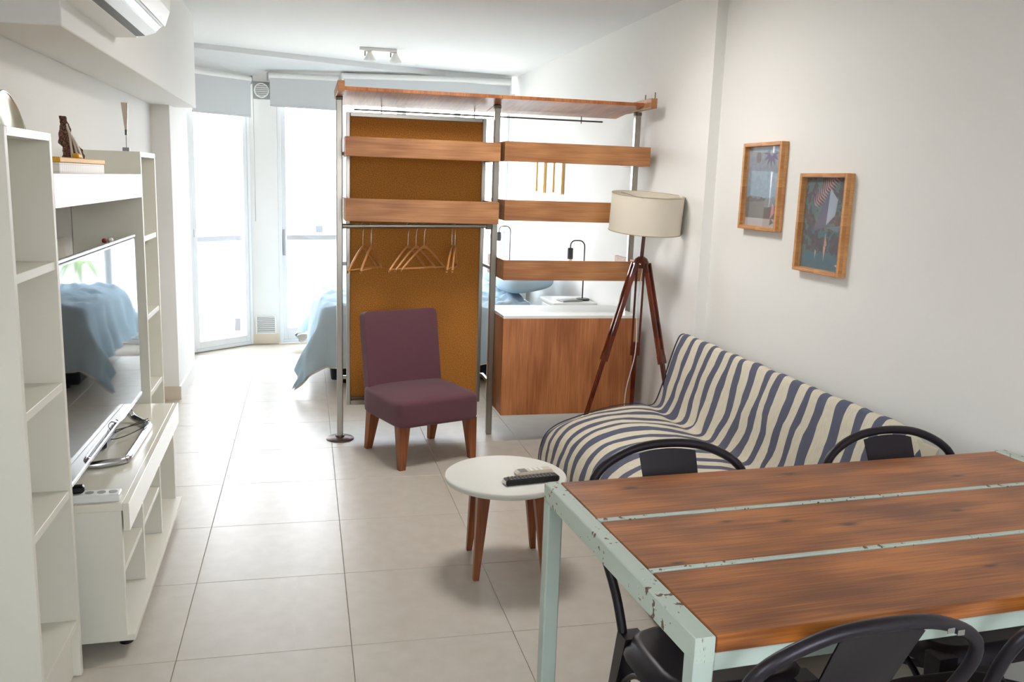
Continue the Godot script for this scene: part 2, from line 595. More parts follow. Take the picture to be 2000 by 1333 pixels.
func build_room() -> void:
	# floor: tiles laid one by one over a bed of grout
	var fl := room("floor", "large beige polished porcelain tiles")
	var bed := PackedVector2Array([Vector2(-0.7, 4.05), Vector2(2.5, 4.05), Vector2(2.5, -5.56), Vector2(0.16, -5.14), Vector2(-0.06, -5.13), Vector2(-0.7, -4.60)])
	part(fl, "grout", slab(bed, -0.12, -0.004), M.grout)
	var g := 0.0009
	var i := 0
	for a in range(-2, 5):
		for b in range(-9, 11):
			var r := PackedVector2Array([Vector2(a * T + g, b * T + g), Vector2(a * T + T - g, b * T + g), Vector2(a * T + T - g, b * T + T - g), Vector2(a * T + g, b * T + T - g)])
			i += 1
			var m: Material = M.tiles[(a * 7 + b * 5 + 100) % 3]
			var inside := true
			for p in r:
				if not Geometry2D.is_point_in_polygon(p, bed): inside = false
			if inside:
				part(fl, "tile", box(Vector3(T - 2 * g, 0.012, T - 2 * g), 0.001), m, Vector3((a + 0.5) * T, -0.006, (b + 0.5) * T))
			else:
				for piece in Geometry2D.intersect_polygons(r, bed):
					if piece.size() >= 3: part(fl, "tile", slab(piece, -0.012, 0.0), m)
	# ceiling and the lower strip of it along the windows
	wallpiece("ceiling", slab(PackedVector2Array([Vector2(-0.8, 4.2), Vector2(2.6, 4.2), Vector2(2.6, -5.75), Vector2(-0.8, -5.3)]), CY, CY + 0.2), M.ceiling, Vector3.ZERO, Vector3.ZERO, "white plastered ceiling")
	var st := st_new()
	var F0 := Vector3(-0.62, 2.35, -4.543)
	var F1 := Vector3(1.6, 2.335, -5.385)
	var W0 := Vector3(-0.62, 2.235, -4.63)
	var W1 := Vector3(-0.04, 2.205, -5.13)
	var W2 := Vector3(0.16, 2.25, -5.15)
	var W3 := Vector3(1.6, 2.335, -5.40)
	face(st, [F0, W0, W1], Vector3.DOWN)
	face(st, [F0, W1, W2], Vector3.DOWN)
	face(st, [F0, W2, F1], Vector3.DOWN)
	face(st, [W2, W3, F1], Vector3.DOWN)
	var up := func(p): return Vector3(p.x, CY + 0.02, p.z)
	face(st, [F0, F1, up.call(F1), up.call(F0)], Vector3(0.3, 0, 1))
	face(st, [W0, W1, up.call(W1), up.call(W0)], Vector3(-0.6, 0, -1))
	face(st, [W1, W2, up.call(W2), up.call(W1)], Vector3(0, 0, -1))
	face(st, [W2, W3, up.call(W3), up.call(W2)], Vector3(0, 0, -1))
	face(st, [F0, W0, up.call(W0), up.call(F0)], Vector3(-1, 0, 0))
	face(st, [F1, W3, up.call(W3), up.call(F1)], Vector3(1, 0, 0))
	face(st, [up.call(F0), up.call(W0), up.call(W1)], Vector3.UP)
	face(st, [up.call(F0), up.call(W1), up.call(F1)], Vector3.UP)
	face(st, [up.call(W1), up.call(W2), up.call(F1)], Vector3.UP)
	wallpiece("trim_1", st.commit(), M.ceiling, Vector3.ZERO, Vector3.ZERO, "lowered strip of ceiling along the windows")
	# walls
	var wl := room("wall_left", "white wall behind the TV furniture with a pier near the window")
	part(wl, "wall_piece", slab(PackedVector2Array([Vector2(-0.72, WZ0), Vector2(LX, WZ0), Vector2(LX, -3.22), Vector2(-0.408, -3.22), Vector2(-0.404, -4.0), Vector2(-0.497, -4.0), Vector2(-0.497, -4.80), Vector2(-0.72, -4.90)]), 0.0, CY), M.wall)
	bar(wl, "wall_piece", Vector3(-0.72, 0, WZ1), Vector3(LX, CY, 4.1), M.wall, 0.0)
	bar(wl, "wall_piece", Vector3(-0.72, 0, WZ0), Vector3(LX, WY0, WZ1), M.wall, 0.0)
	bar(wl, "wall_piece", Vector3(-0.72, WY1, WZ0), Vector3(LX, CY, WZ1), M.wall, 0.0)
	var wr := room("wall_right", "white wall with a shallow vertical step")
	bar(wr, "wall_piece", Vector3(RN, 0, -1.44), Vector3(2.55, CY, 4.1), M.wall, 0.0)
	bar(wr, "wall_piece", Vector3(RX, 0, -5.56), Vector3(2.55, CY, -1.44), M.wall, 0.0)
	var wf := room("wall_front", "white wall with an added window behind the dining table")
	for e in [[Vector3(-0.72, 0, 0), Vector3(FX0, CY, 0.15)], [Vector3(FX1, 0, 0), Vector3(2.55, CY, 0.15)], [Vector3(FX0, 0, 0), Vector3(FX1, FY0, 0.15)], [Vector3(FX0, FY1, 0), Vector3(FX1, CY, 0.15)]]:
		bar(wf, "wall_piece", e[0] + Vector3(0, 0, FZ), e[1] + Vector3(0, 0, FZ), M.wall, 0.0)
	wallpiece("trim_2", box(Vector3(0.241, CY - 1.828, 3.14), 0.003), M.wall, Vector3(LX + 0.1205, (CY + 1.828) / 2, -1.83), Vector3.ZERO, "boxed ceiling beam above the TV furniture")
	# pier between the two windows, and the wall over the wide window
	wallpiece("wall_back", slab(PackedVector2Array([Vector2(-0.055, -5.114), Vector2(0.161, -5.127), Vector2(0.175, -5.26), Vector2(-0.13, -5.25)]), 0.0, CY), M.wall, Vector3.ZERO, Vector3.ZERO, "narrow white pier between the windows")
	# skirting
	var sk := room("baseboard_left", "light tiled skirting")
	part(sk, "board", slab(PackedVector2Array([Vector2(-0.408, -3.22), Vector2(-0.396, -3.208), Vector2(-0.392, -4.0), Vector2(-0.404, -4.0)]), 0.0, 0.085), M.wall)
	part(sk, "board", slab(PackedVector2Array([Vector2(LX, -3.22), Vector2(LX, -3.208), Vector2(-0.396, -3.208), Vector2(-0.408, -3.22)]), 0.0, 0.085), M.base)
	part(sk, "board", slab(PackedVector2Array([Vector2(LX, -1.62), Vector2(LX + 0.012, -1.62), Vector2(LX + 0.012, -3.208), Vector2(LX, -3.22)]), 0.0, 0.085), M.wall)
	var sb := room("baseboard_back", "light tiled skirting")
	part(sb, "board", slab(PackedVector2Array([Vector2(-0.055, -5.114), Vector2(-0.055, -5.103), Vector2(0.155, -5.116), Vector2(0.161, -5.127)]), 0.0, 0.085), M.base)
	var sr := room("baseboard_right", "light tiled skirting")
	part(sr, "board", slab(PackedVector2Array([Vector2(RX, -1.5), Vector2(RX - 0.012, -1.5), Vector2(RX - 0.012, -5.4), Vector2(RX, -5.4)]), 0.0, 0.085), M.base)

func frame_rect(parent: Node3D, w: float, y0: float, y1: float, x0: float, f: float, d: float, m: Material, z := 0.0, called := "frame_rail", bottom := -1.0) -> void:
	if bottom < 0: bottom = f
	bar(parent, called, Vector3(x0, y0, z - d / 2), Vector3(x0 + f, y1, z + d / 2), m, 0.003)
	bar(parent, called, Vector3(x0 + w - f, y0, z - d / 2), Vector3(x0 + w, y1, z + d / 2), m, 0.003)
	bar(parent, called, Vector3(x0 + f, y0, z - d / 2), Vector3(x0 + w - f, y0 + bottom, z + d / 2), m, 0.003)
	bar(parent, called, Vector3(x0 + f, y1 - f, z - d / 2), Vector3(x0 + w - f, y1, z + d / 2), m, 0.003)

func build_windows() -> void:
	# narrow slanting window on the left; local x runs along the glass, local z into the room
	var w1 := room("window_1", "tall narrow window in white aluminium, set aslant in the corner", Vector3(-0.50, 0, -4.732), 0.709)
	bar(w1, "frame_rail", Vector3(0.0, 2.17, -0.066), Vector3(0.582, 2.36, 0.002), M.alu, 0.0)
	frame_rect(w1, 0.582, 0.0, 2.30, 0.0, 0.028, 0.07, M.alu, -0.03)
	frame_rect(w1, 0.526, 0.028, 2.272, 0.028, 0.038, 0.04, M.alu, -0.02, "sash_rail", 0.055)
	part(w1, "pane", box(Vector3(0.45, 2.15, 0.006), 0.0), M.glass, Vector3(0.291, 1.158, -0.02))
	bar(w1, "latch", Vector3(0.036, 0.93, 0.0), Vector3(0.052, 0.99, 0.012), M.alu, 0.002)
	# wide sliding window
	var yaw := atan2(0.373, 2.119)
	var w2 := room("window_2", "wide sliding window in white aluminium behind the bed", Vector3(0.161, 0, -5.127), yaw)
	var W := 2.14
	frame_rect(w2, W, 0.0, 2.235, 0.0, 0.03, 0.11, M.alu, -0.055)
	bar(w2, "frame_rail", Vector3(0.03, 2.19, -0.1), Vector3(W - 0.03, 2.4, -0.02), M.alu, 0.0)
	for k in 4:
		var x0 := 0.03 + k * 0.52
		var z := -0.035 if k % 2 == 0 else -0.075
		frame_rect(w2, 0.535, 0.03, 2.19, x0, 0.042, 0.032, M.alu, z, "sash_rail", 0.10)
		part(w2, "pane", box(Vector3(0.451, 2.02, 0.006), 0.0), M.glass, Vector3(x0 + 0.2675, 1.139, z))
	var hd := bar(w2, "handle", Vector3(0.04, 0.76, -0.02), Vector3(0.062, 0.98, -0.006), M.alu_grey, 0.003)
	hd.set_meta("label", "recessed grey handle")
	bar(w2, "handle", Vector3(2.06, 0.76, -0.02), Vector3(2.082, 0.98, -0.006), M.alu_grey, 0.003)
	# side window added out of view, left of the camera, for fill light
	var w3 := room("window_3", "side window added by the dining table for fill light", Vector3(-0.62, 0, WZ1), PI / 2)
	var SW := WZ1 - WZ0
	frame_rect(w3, SW, WY0, WY1, 0.0, 0.04, 0.08, M.alu)
	part(w3, "mullion", box(Vector3(0.05, WY1 - WY0 - 0.08, 0.06), 0.003), M.alu, Vector3(SW / 2, (WY0 + WY1) / 2, 0))
	for k in 2:
		part(w3, "pane", box(Vector3(SW / 2 - 0.065, WY1 - WY0 - 0.08, 0.006), 0.0), M.glass, Vector3(SW * (0.25 + 0.5 * k) + (0.0075 if k == 0 else -0.0075), (WY0 + WY1) / 2, 0))
	# window added in the wall behind the camera to light the near room
	var w4 := room("window_4", "added fill light window behind the dining table", Vector3(FX0, 0, FZ + 0.075))
	frame_rect(w4, FX1 - FX0, FY0, FY1, 0.0, 0.04, 0.08, M.alu)
	part(w4, "pane", box(Vector3(FX1 - FX0 - 0.08, FY1 - FY0 - 0.08, 0.006), 0.0), M.glass, Vector3((FX1 - FX0) / 2, (FY0 + FY1) / 2, 0))
	# roller blinds
	var b1 := thing("roller_blind", "pale grey roller blind over the narrow slanting window", "blind", Vector3(-0.50, 0, -4.732), 0.709, "roller blinds")
	part(b1, "roller", tube([Vector3(0.0, 2.185, 0.045), Vector3(0.565, 2.185, 0.045)], 0.027, 16), M.plastic_white)
	bar(b1, "fabric", Vector3(0.012, 1.895, 0.066), Vector3(0.553, 2.185, 0.0685), M.blind, 0.0)
	bar(b1, "bottom_bar", Vector3(0.012, 1.885, 0.062), Vector3(0.553, 1.900, 0.072), M.blind, 0.002)
	bar(b1, "bracket", Vector3(0.566, 2.15, 0.018), Vector3(0.570, 2.215, 0.075), M.plastic_grey, 0.001)
	part(b1, "chain", tube([Vector3(0.572, 2.18, 0.072), Vector3(0.573, 1.6, 0.074), Vector3(0.573, 1.05, 0.074)], 0.0022, 6), M.plastic_grey)
	var b2 := thing("roller_blind", "pale grey roller blind pulled down over the left pane of the wide window", "blind", Vector3(0.161, 0, -5.127), yaw, "roller blinds")
	part(b2, "roller", tube([Vector3(-0.07, 2.22, 0.05), Vector3(0.50, 2.235, 0.05)], 0.027, 16), M.plastic_white)
	bar(b2, "fabric", Vector3(-0.06, 1.99, 0.070), Vector3(0.49, 2.225, 0.0725), M.blind, 0.0)
	bar(b2, "bottom_bar", Vector3(-0.06, 1.98, 0.066), Vector3(0.49, 1.994, 0.076), M.blind, 0.002)
	bar(b2, "bracket", Vector3(-0.076, 2.185, 0.02), Vector3(-0.072, 2.25, 0.08), M.plastic_grey, 0.001)
	var b3 := thing("roller_blind", "pale roller blind rolled up high behind the wooden top shelf", "blind", Vector3(0.161, 0, -5.127), yaw, "roller blinds")
	part(b3, "roller", tube([Vector3(0.53, 2.26, 0.05), Vector3(2.06, 2.33, 0.05)], 0.03, 16), M.plastic_white)
	bar(b3, "fabric", Vector3(0.54, 2.08, 0.072), Vector3(2.05, 2.29, 0.0745), M.blind, 0.0)
	bar(b3, "bottom_bar", Vector3(0.54, 2.07, 0.068), Vector3(2.05, 2.084, 0.078), M.blind, 0.002)
	# vents on the pier
	var v := thing("vent_grille", "white slatted vent grille low on the pier between windows", "vent", Vector3(0.047, 0.165, -5.118), 0.06)
	frame_rect(v, 0.17, -0.08, 0.08, -0.085, 0.012, 0.012, M.plastic_white, 0.006)
	part(v, "backing", box(Vector3(0.15, 0.14, 0.003), 0.0), M.plastic_grey, Vector3(0, 0, 0.002))
	for k in 8:
		part(v, "slat", box(Vector3(0.146, 0.011, 0.003), 0.0), M.plastic_white, Vector3(0, -0.06 + k * 0.017, 0.008), Vector3(0.6, 0, 0))
	var v2 := thing("wall_vent", "round white louvre vent in a square plate high on the pier", "vent", Vector3(0.045, 2.108, -5.118), 0.06)
	part(v2, "plate", box(Vector3(0.135, 0.135, 0.006), 0.002), M.plastic_grey, Vector3(0, 0, 0.004))
	part(v2, "ring", lathe([Vector2(0.050, 0.0), Vector2(0.050, 0.018), Vector2(0.058, 0.018), Vector2(0.060, 0.0)], 28), M.plastic_white, Vector3(0, 0, 0.006), Vector3(PI / 2, 0, 0))
	for k in 6:
		var yy := -0.038 + k * 0.015
		part(v2, "slat", box(Vector3(2.0 * sqrt(0.0025 - yy * yy), 0.012, 0.002), 0.0), M.plastic_white, Vector3(0, yy, 0.014), Vector3(0.7, 0, 0))

func building(label: String, lo: Vector3, hi: Vector3, m: Material, cols: int, rows: int, ww: float, wh: float, face_x := false) -> Node3D:
	var c := Vector3((lo.x + hi.x) / 2, lo.y, (lo.z + hi.z) / 2)
	var b := thing("building", label, "building", c, 0.0, "houses across the street")
	var s := hi - lo
	part(b, "wall", box(s, 0.0), m, Vector3(0, s.y / 2, 0))
	part(b, "parapet", box(Vector3(s.x + 0.3, 0.35, s.z + 0.3), 0.0), m, Vector3(0, s.y + 0.175, 0))
	for i in cols:
		for j in rows:
			var x := -s.x / 2 + s.x * (i + 0.5) / cols
			var y := s.y - s.y * (j + 0.6) / rows
			var f := part(b, "window", box(Vector3(ww, wh, 0.2), 0.0), M.facade_dark, Vector3(x, y, s.z / 2 + 0.02))
			part(f, "sill", box(Vector3(ww + 0.3, 0.12, 0.3), 0.0), M.facade, Vector3(0, -wh / 2 - 0.06, 0.1))
	return b

func build_outside() -> void:
	# balcony
	var deck := PackedVector2Array([Vector2(-1.6, -3.9), Vector2(-0.74, -4.68), Vector2(-0.07, -5.20), Vector2(0.16, -5.26), Vector2(2.6, -5.70), Vector2(2.6, -6.6), Vector2(-0.3, -6.2), Vector2(-1.6, -5.2)])
	wallpiece("trim_3", slab(deck, -0.2, -0.03), M.deck, Vector3.ZERO, Vector3.ZERO, "balcony slab outside the windows")
	var rl := thing("balcony_railing", "grey metal balcony rail over clear glass outside the windows", "railing")
	var rp := [Vector3(-1.5, 0.83, -5.06), Vector3(-0.25, 0.845, -5.98), Vector3(2.55, 0.88, -6.42)]
	for k in 2:
		var a: Vector3 = rp[k]
		var b: Vector3 = rp[k + 1]
		part(rl, "handrail", stick(a, b, Vector3.UP, 0.045, 0.05), M.rail)
		var n := 2 if k == 0 else 4
		for j in n + 1:
			var p := a.lerp(b, float(j) / n)
			if k == 0 and j == n: continue
			if j < n:
				var q := a.lerp(b, float(j + 1) / n)
				var A := p + (q - p) * 0.03
				var B := q - (q - p) * 0.03
				part(rl, "pane", hull([Vector3(A.x, 0.0, A.z), Vector3(B.x, 0.0, B.z), Vector3(B.x, 0.0, B.z + 0.008), Vector3(A.x, 0.0, A.z + 0.008)], [Vector3(A.x, A.y - 0.018, A.z), Vector3(B.x, B.y - 0.018, B.z), Vector3(B.x, B.y - 0.018, B.z + 0.008), Vector3(A.x, A.y - 0.018, A.z + 0.008)]), M.glass)
			part(rl, "clamp", box(Vector3(0.05, 0.12, 0.04), 0.002), M.rail, Vector3(p.x, 0.03, p.z))
	# palm on the balcony, seen mirrored in the television
	var pl := thing("potted_palm", "young palm with drooping leaves in a clay pot on the balcony", "plant", Vector3(1.05, -0.03, -5.88))
	part(pl, "pot", lathe([Vector2(0.0, 0.0), Vector2(0.08, 0.0), Vector2(0.11, 0.2), Vector2(0.118, 0.2), Vector2(0.118, 0.22), Vector2(0.10, 0.22), Vector2(0.098, 0.19), Vector2(0.0, 0.19)], 24), M.pot)
	part(pl, "stem", tube([Vector3(0, 0.18, 0), Vector3(0.01, 0.4, 0), Vector3(0, 0.63, 0)], [0.010, 0.007, 0.006], 8), M.leaf)
	for k in 9:
		var a := TAU * k / 9.0 + 0.3
		var dir := Vector3(cos(a), 0, sin(a))
		var P := []
		for i in 9:
			var t := i / 8.0
			var c := Vector3(0, 0.62, 0) + dir * 0.24 * t + Vector3.UP * (0.08 * sin(t * 2.2) - 0.20 * t * t)
			var wd := 0.022 * sin(PI * min(t * 0.95 + 0.05, 1.0)) + 0.001
			var sd := dir.cross(Vector3.UP) * wd
			P.append([c - sd, c - Vector3.UP * 0.004, c + sd])
		part(pl, "leaf", grid(P), M.leaf)
	# ground and houses
	wallpiece("trim_4", box(Vector3(160, 0.5, 120), 0.0), M.facade2, Vector3(0, -14.0, -70), Vector3.ZERO, "street level far below")
	building("low white house with two grey windows seen through the narrow window", Vector3(-6.9, -13.7, -60), Vector3(-3.2, -6.9, -50), M.facade, 4, 3, 0.5, 0.55)
	building("tall weathered pale house behind the low white house", Vector3(-17, -13.7, -90), Vector3(-6.9, -4.6, -80), M.facade2, 3, 2, 0.7, 0.9)
	building("wide white house with tiny square windows across the street", Vector3(-3.3, -13.7, -74), Vector3(40, 2.4, -64), M.facade, 14, 2, 0.5, 0.5)

# ------------------------------------------------------------------ left side
func bookcase(label: String, z0: float, z1: float, y1: float, shelves: Array, base: float) -> void:
	# opens towards +x; z0 the far end, z1 the near end
	var b := thing("bookcase", label, "bookcase", Vector3(0, 0, (z0 + z1) / 2), 0.0, "bookcases of the TV wall")
	var h := (z1 - z0) / 2
	var t := 0.02
	var xb := LX + 0.002
	var xf := -0.25
	bar(b, "side_panel", Vector3(xb, 0, h - t), Vector3(xf, y1, h), M.lacquer_dull, 0.001)
	bar(b, "side_panel", Vector3(xb, 0, -h), Vector3(xf, y1, -h + t), M.lacquer_dull, 0.001)
	bar(b, "top_panel", Vector3(xb, y1 - t, -h + t), Vector3(xf, y1, h - t), M.lacquer, 0.001)
	bar(b, "back_panel", Vector3(xb, base, -h + t), Vector3(xb + 0.006, y1 - t, h - t), M.lacquer_dull, 0.0)
	for y in shelves:
		bar(b, "shelf", Vector3(xb + 0.006, y - 0.022, -h + t), Vector3(xf - 0.004, y, h - t), M.lacquer_dull, 0.001)
	bar(b, "plinth", Vector3(xf - 0.04, 0, -h + t), Vector3(xf - 0.022, base - 0.02, h - t), M.lacquer_dull, 0.001)

func build_tv_wall() -> void:
	bookcase("tall cream open bookcase nearest the camera on the left", 0.015, 0.385, 1.522, [1.192, 0.865, 0.559, 0.172], 0.172)
	bookcase("tall narrow cream bookcase at the far end of the TV stand", -1.605, -1.25, 1.508, [1.17, 0.843, 0.516, 0.17], 0.17)
	# hanging shelf with a deep front between the bookcases
	var hs := thing("wall_shelf", "glossy white hanging shelf with a deep front above the television", "shelf", Vector3(0, 1.329, -0.6175))
	bar(hs, "front_panel", Vector3(-0.268, 0.0, -0.632), Vector3(-0.25, 0.091, 0.632), M.lacquer, 0.001)
	bar(hs, "top_panel", Vector3(LX + 0.002, 0.070, -0.632), Vector3(-0.268, 0.091, 0.632), M.lacquer_dull, 0.001)
	bar(hs, "back_panel", Vector3(LX + 0.002, 0.0, -0.632), Vector3(LX + 0.02, 0.070, 0.632), M.lacquer_dull, 0.001)
	# panel on the wall behind the television
	var wp := thing("wall_panel", "plain cream panel on the wall behind the television", "panel", Vector3(LX + 0.006, 0.86, -0.60))
	part(wp, "sheet", box(Vector3(0.008, 0.63, 1.0), 0.001), M.lacquer_dull)
	# low stand on feet
	var s := thing("tv_stand", "low cream TV stand with open compartments and a glossy drawer front", "tv stand", Vector3(-0.131, 0, -0.652), 0.0165)
	# local x: 0 is the front, negative towards the wall; local z from -0.60 to +0.60
	var L := 0.588
	var d := -0.35
	bar(s, "top_panel", Vector3(d, 0.455, -L), Vector3(-0.018, 0.478, L), M.lacquer, 0.001)
	bar(s, "drawer_front", Vector3(-0.018, 0.392, -L), Vector3(0.0, 0.478, L), M.lacquer, 0.0015)
	bar(s, "side_panel", Vector3(d, 0.064, L - 0.02), Vector3(-0.022, 0.455, L), M.lacquer_dull, 0.001)
	bar(s, "side_panel", Vector3(d, 0.064, -L), Vector3(-0.022, 0.455, -L + 0.02), M.lacquer_dull, 0.001)
	bar(s, "bottom_panel", Vector3(d, 0.044, -L), Vector3(0.0, 0.064, L), M.lacquer_dull, 0.001)
	bar(s, "back_panel", Vector3(d, 0.064, -L + 0.02), Vector3(d + 0.006, 0.455, L - 0.02), M.lacquer_dull, 0.0)
	for z in [0.20, -0.20]:
		bar(s, "divider", Vector3(d + 0.006, 0.064, z - 0.009), Vector3(-0.026, 0.39, z + 0.009), M.lacquer_dull, 0.001)
	for z in [0.39, 0.0]:
		var w := 0.178 if z > 0.1 else 0.190
		bar(s, "shelf", Vector3(d + 0.006, 0.236, z - w), Vector3(-0.03, 0.252, z + w), M.lacquer_dull, 0.001)
	bar(s, "drawer_bottom", Vector3(d + 0.006, 0.392, -L + 0.02), Vector3(-0.018, 0.402, L - 0.02), M.lacquer_dull, 0.0)
	for z in [L - 0.08, 0.0, -L + 0.08]:
		for x in [d + 0.05, -0.04]:
			part(s, "foot", lathe([Vector2(0, 0), Vector2(0.02, 0), Vector2(0.022, 0.044), Vector2(0, 0.044)], 16), M.black, Vector3(x, 0, z))
	# television
	var tv := thing("television", "large flat television mirroring the bed, on a chrome loop stand", "television", Vector3(-0.258, 0.478, -0.545))
	part(tv, "housing", box(Vector3(0.035, 0.630, 1.105), 0.006), M.black_gloss, Vector3(-0.018, 0.389, 0))
	part(tv, "screen", box(Vector3(0.003, 0.602, 1.083), 0.0), M.screen, Vector3(0.0005, 0.393, 0))
	part(tv, "bezel", box(Vector3(0.006, 0.010, 1.106), 0.002), M.steel, Vector3(0.0, 0.708, 0), Vector3.ZERO, "thin bright upper edge")
	part(tv, "bezel", box(Vector3(0.006, 0.014, 1.106), 0.002), M.steel, Vector3(0.0, 0.080, 0))
	var loop := [Vector3(-0.03, 0.10, -0.40), Vector3(-0.02, 0.045, -0.40), Vector3(0.0, 0.02, -0.395), Vector3(0.045, 0.0135, -0.345), Vector3(0.062, 0.0135, -0.31), Vector3(0.066, 0.0135, -0.26), Vector3(0.064, 0.0135, 0.06), Vector3(0.056, 0.0135, 0.105), Vector3(0.03, 0.0135, 0.128), Vector3(-0.03, 0.0135, 0.15), Vector3(-0.075, 0.0135, 0.15), Vector3(-0.10, 0.0135, 0.12), Vector3(-0.10, 0.0135, -0.34), Vector3(-0.07, 0.03, -0.40), Vector3(-0.045, 0.10, -0.40)]
	part(tv, "stand", tube(curve(loop, 5), 0.0125, 12), M.steel, Vector3.ZERO, Vector3.ZERO, "chrome tube loop")
	part(tv, "neck", box(Vector3(0.03, 0.09, 0.16), 0.004), M.black, Vector3(-0.045, 0.05, -0.13))
	part(tv, "neck", box(Vector3(0.06, 0.026, 0.14), 0.004), M.steel, Vector3(-0.068, 0.0135, -0.13))

# ------------------------------------------------------------------ divider of posts, trays and cork
func tray(parent: Node3D, x0: float, x1: float, y0: float, y1: float, seed_off: float, zb: float) -> void:
	var t := 0.018
	var zf := -2.02
	var tr := Node3D.new()
	tr.name = "tray"
	parent.add_child(tr, true)
	var m := moved(M.oak, Vector3(0.5, 0.3 + fmod(seed_off, 0.4), 0.5))
	bar(tr, "front_board", Vector3(x0, y0, zf - t), Vector3(x1, y1, zf), m, 0.001)
	bar(tr, "side_board", Vector3(x0, y0, zb), Vector3(x0 + t, y1, zf - t), m, 0.001)
	bar(tr, "side_board", Vector3(x1 - t, y0, zb), Vector3(x1, y1, zf - t), m, 0.001)
	bar(tr, "bottom_board", Vector3(x0 + t, y0 + 0.01, zb), Vector3(x1 - t, y0 + 0.022, zf - t), M.lacquer_dull, 0.0)

func build_divider() -> void:
	var zc := -2.222
	var d := thing("room_divider", "tall wood and chrome room divider with open trays and a cork panel", "room divider")
	for x in [0.563, 1.405, 2.212]:
		part(d, "post", box(Vector3(0.032, 1.845, 0.036), 0.004), M.chrome, Vector3(x, 0.9225, zc))
		part(d, "collar", box(Vector3(0.036, 0.02, 0.040), 0.003), M.gunmetal, Vector3(x, 1.836, zc))
	part(d, "foot_disc", lathe([Vector2(0, 0), Vector2(0.074, 0), Vector2(0.076, 0.004), Vector2(0.07, 0.010), Vector2(0.026, 0.016), Vector2(0.024, 0.024), Vector2(0, 0.024)], 36), mat(c8(92, 78, 74), 0.4, 0.8), Vector3(0.563, 0, zc), Vector3.ZERO, "dark round foot plate")
	# top: two beams reaching forward, a thin glossy shelf between them
	for x in [0.563, 2.19]:
		bar(d, "beam", Vector3(x - 0.017, 1.846, -2.47), Vector3(x + 0.017, 1.898, -1.93), moved(M.oak, Vector3(x, 0.3, 0.4)), 0.002)
	for e in [[0.581, 1.389], [1.391, 2.172]]:
		part(d, "top_shelf", box(Vector3(e[1] - e[0], 0.018, 0.44), 0.001), M.ply_gloss, Vector3((e[0] + e[1]) / 2, 1.852, -2.25), Vector3(-0.09, 0, 0))
	for e in [[0.8, -2.44], [1.32, -2.44], [1.95, -2.44]]:
		part(d, "hook", tube([Vector3(e[0], 1.835, e[1]), Vector3(e[0], 1.785, e[1])], 0.003, 6), M.gunmetal)
	part(d, "curtain_rod", tube([Vector3(0.65, 1.800, -2.44), Vector3(2.08, 1.800, -2.44)], 0.0045, 8), M.gunmetal)
	for p in [Vector3(2.205, 1.9, -2.1), Vector3(2.198, 1.9, -1.945)]:
		part(d, "screw", tube([p + Vector3(0, -0.004, 0), p + Vector3(0, 0.03, 0)], 0.003, 6), M.gunmetal)
	# trays
	tray(d, 0.585, 1.386, 1.541, 1.638, 0.11, -2.378)
	tray(d, 0.585, 1.386, 1.214, 1.330, 0.43, -2.378)
	tray(d, 1.408, 2.222, 1.545, 1.648, 0.71, -2.45)
	tray(d, 1.416, 2.222, 1.235, 1.344, 1.13, -2.45)
	tray(d, 1.420, 2.222, 0.916, 1.024, 1.57, -2.45)
	# hanging cabinet
	var cb := Node3D.new()
	cb.name = "cabinet"
	d.add_child(cb, true)
	bar(cb, "top_panel", Vector3(1.428, 0.706, -2.43), Vector3(2.205, 0.722, -2.018), M.plastic_white, 0.001, "white laminate top")
	bar(cb, "front_panel", Vector3(1.428, 0.163, -2.036), Vector3(2.205, 0.706, -2.018), M.ply, 0.001)
	bar(cb, "back_panel", Vector3(1.428, 0.163, -2.43), Vector3(2.205, 0.706, -2.412), M.plastic_white, 0.001)
	bar(cb, "side_panel", Vector3(1.428, 0.163, -2.412), Vector3(1.446, 0.706, -2.036), moved(M.ply, Vector3(0.3, 0.2, 0.5)), 0.001)
	bar(cb, "side_panel", Vector3(2.187, 0.163, -2.412), Vector3(2.205, 0.706, -2.036), moved(M.ply, Vector3(0.6, 0.2, 0.1)), 0.001)
	bar(cb, "bottom_panel", Vector3(1.446, 0.163, -2.412), Vector3(2.187, 0.181, -2.036), M.ply, 0.001)
	# cork panel in a metal frame
	var ck := Node3D.new()
	ck.name = "cork_panel"
	d.add_child(ck, true)
	var x0 := 0.610
	var x1 := 1.378
	var y0 := 0.148
	var y1 := 1.775
	var z := -2.40
	bar(ck, "cork_sheet", Vector3(x0 + 0.012, y0 + 0.02, z - 0.012), Vector3(x1 - 0.012, y1 - 0.012, z - 0.002), M.cork, 0.0)
	bar(ck, "frame_bar", Vector3(x0 - 0.004, y0, z - 0.016), Vector3(x0 + 0.018, y1 + 0.008, z + 0.010), M.chrome, 0.003)
	bar(ck, "frame_bar", Vector3(x1 - 0.018, y0, z - 0.016), Vector3(x1 + 0.004, y1 + 0.008, z + 0.010), M.chrome, 0.003)
	bar(ck, "frame_bar", Vector3(x0 + 0.018, y1 - 0.016, z - 0.016), Vector3(x1 - 0.018, y1 + 0.008, z + 0.010), M.chrome, 0.003)
	bar(ck, "frame_bar", Vector3(x0 + 0.018, y0, z - 0.016), Vector3(x1 - 0.018, y0 + 0.028, z + 0.010), M.chrome, 0.003)
	bar(ck, "frame_bar", Vector3(x0 + 0.018, y0 + 0.034, z - 0.016), Vector3(x1 - 0.018, y0 + 0.048, z + 0.006), M.gunmetal, 0.002)
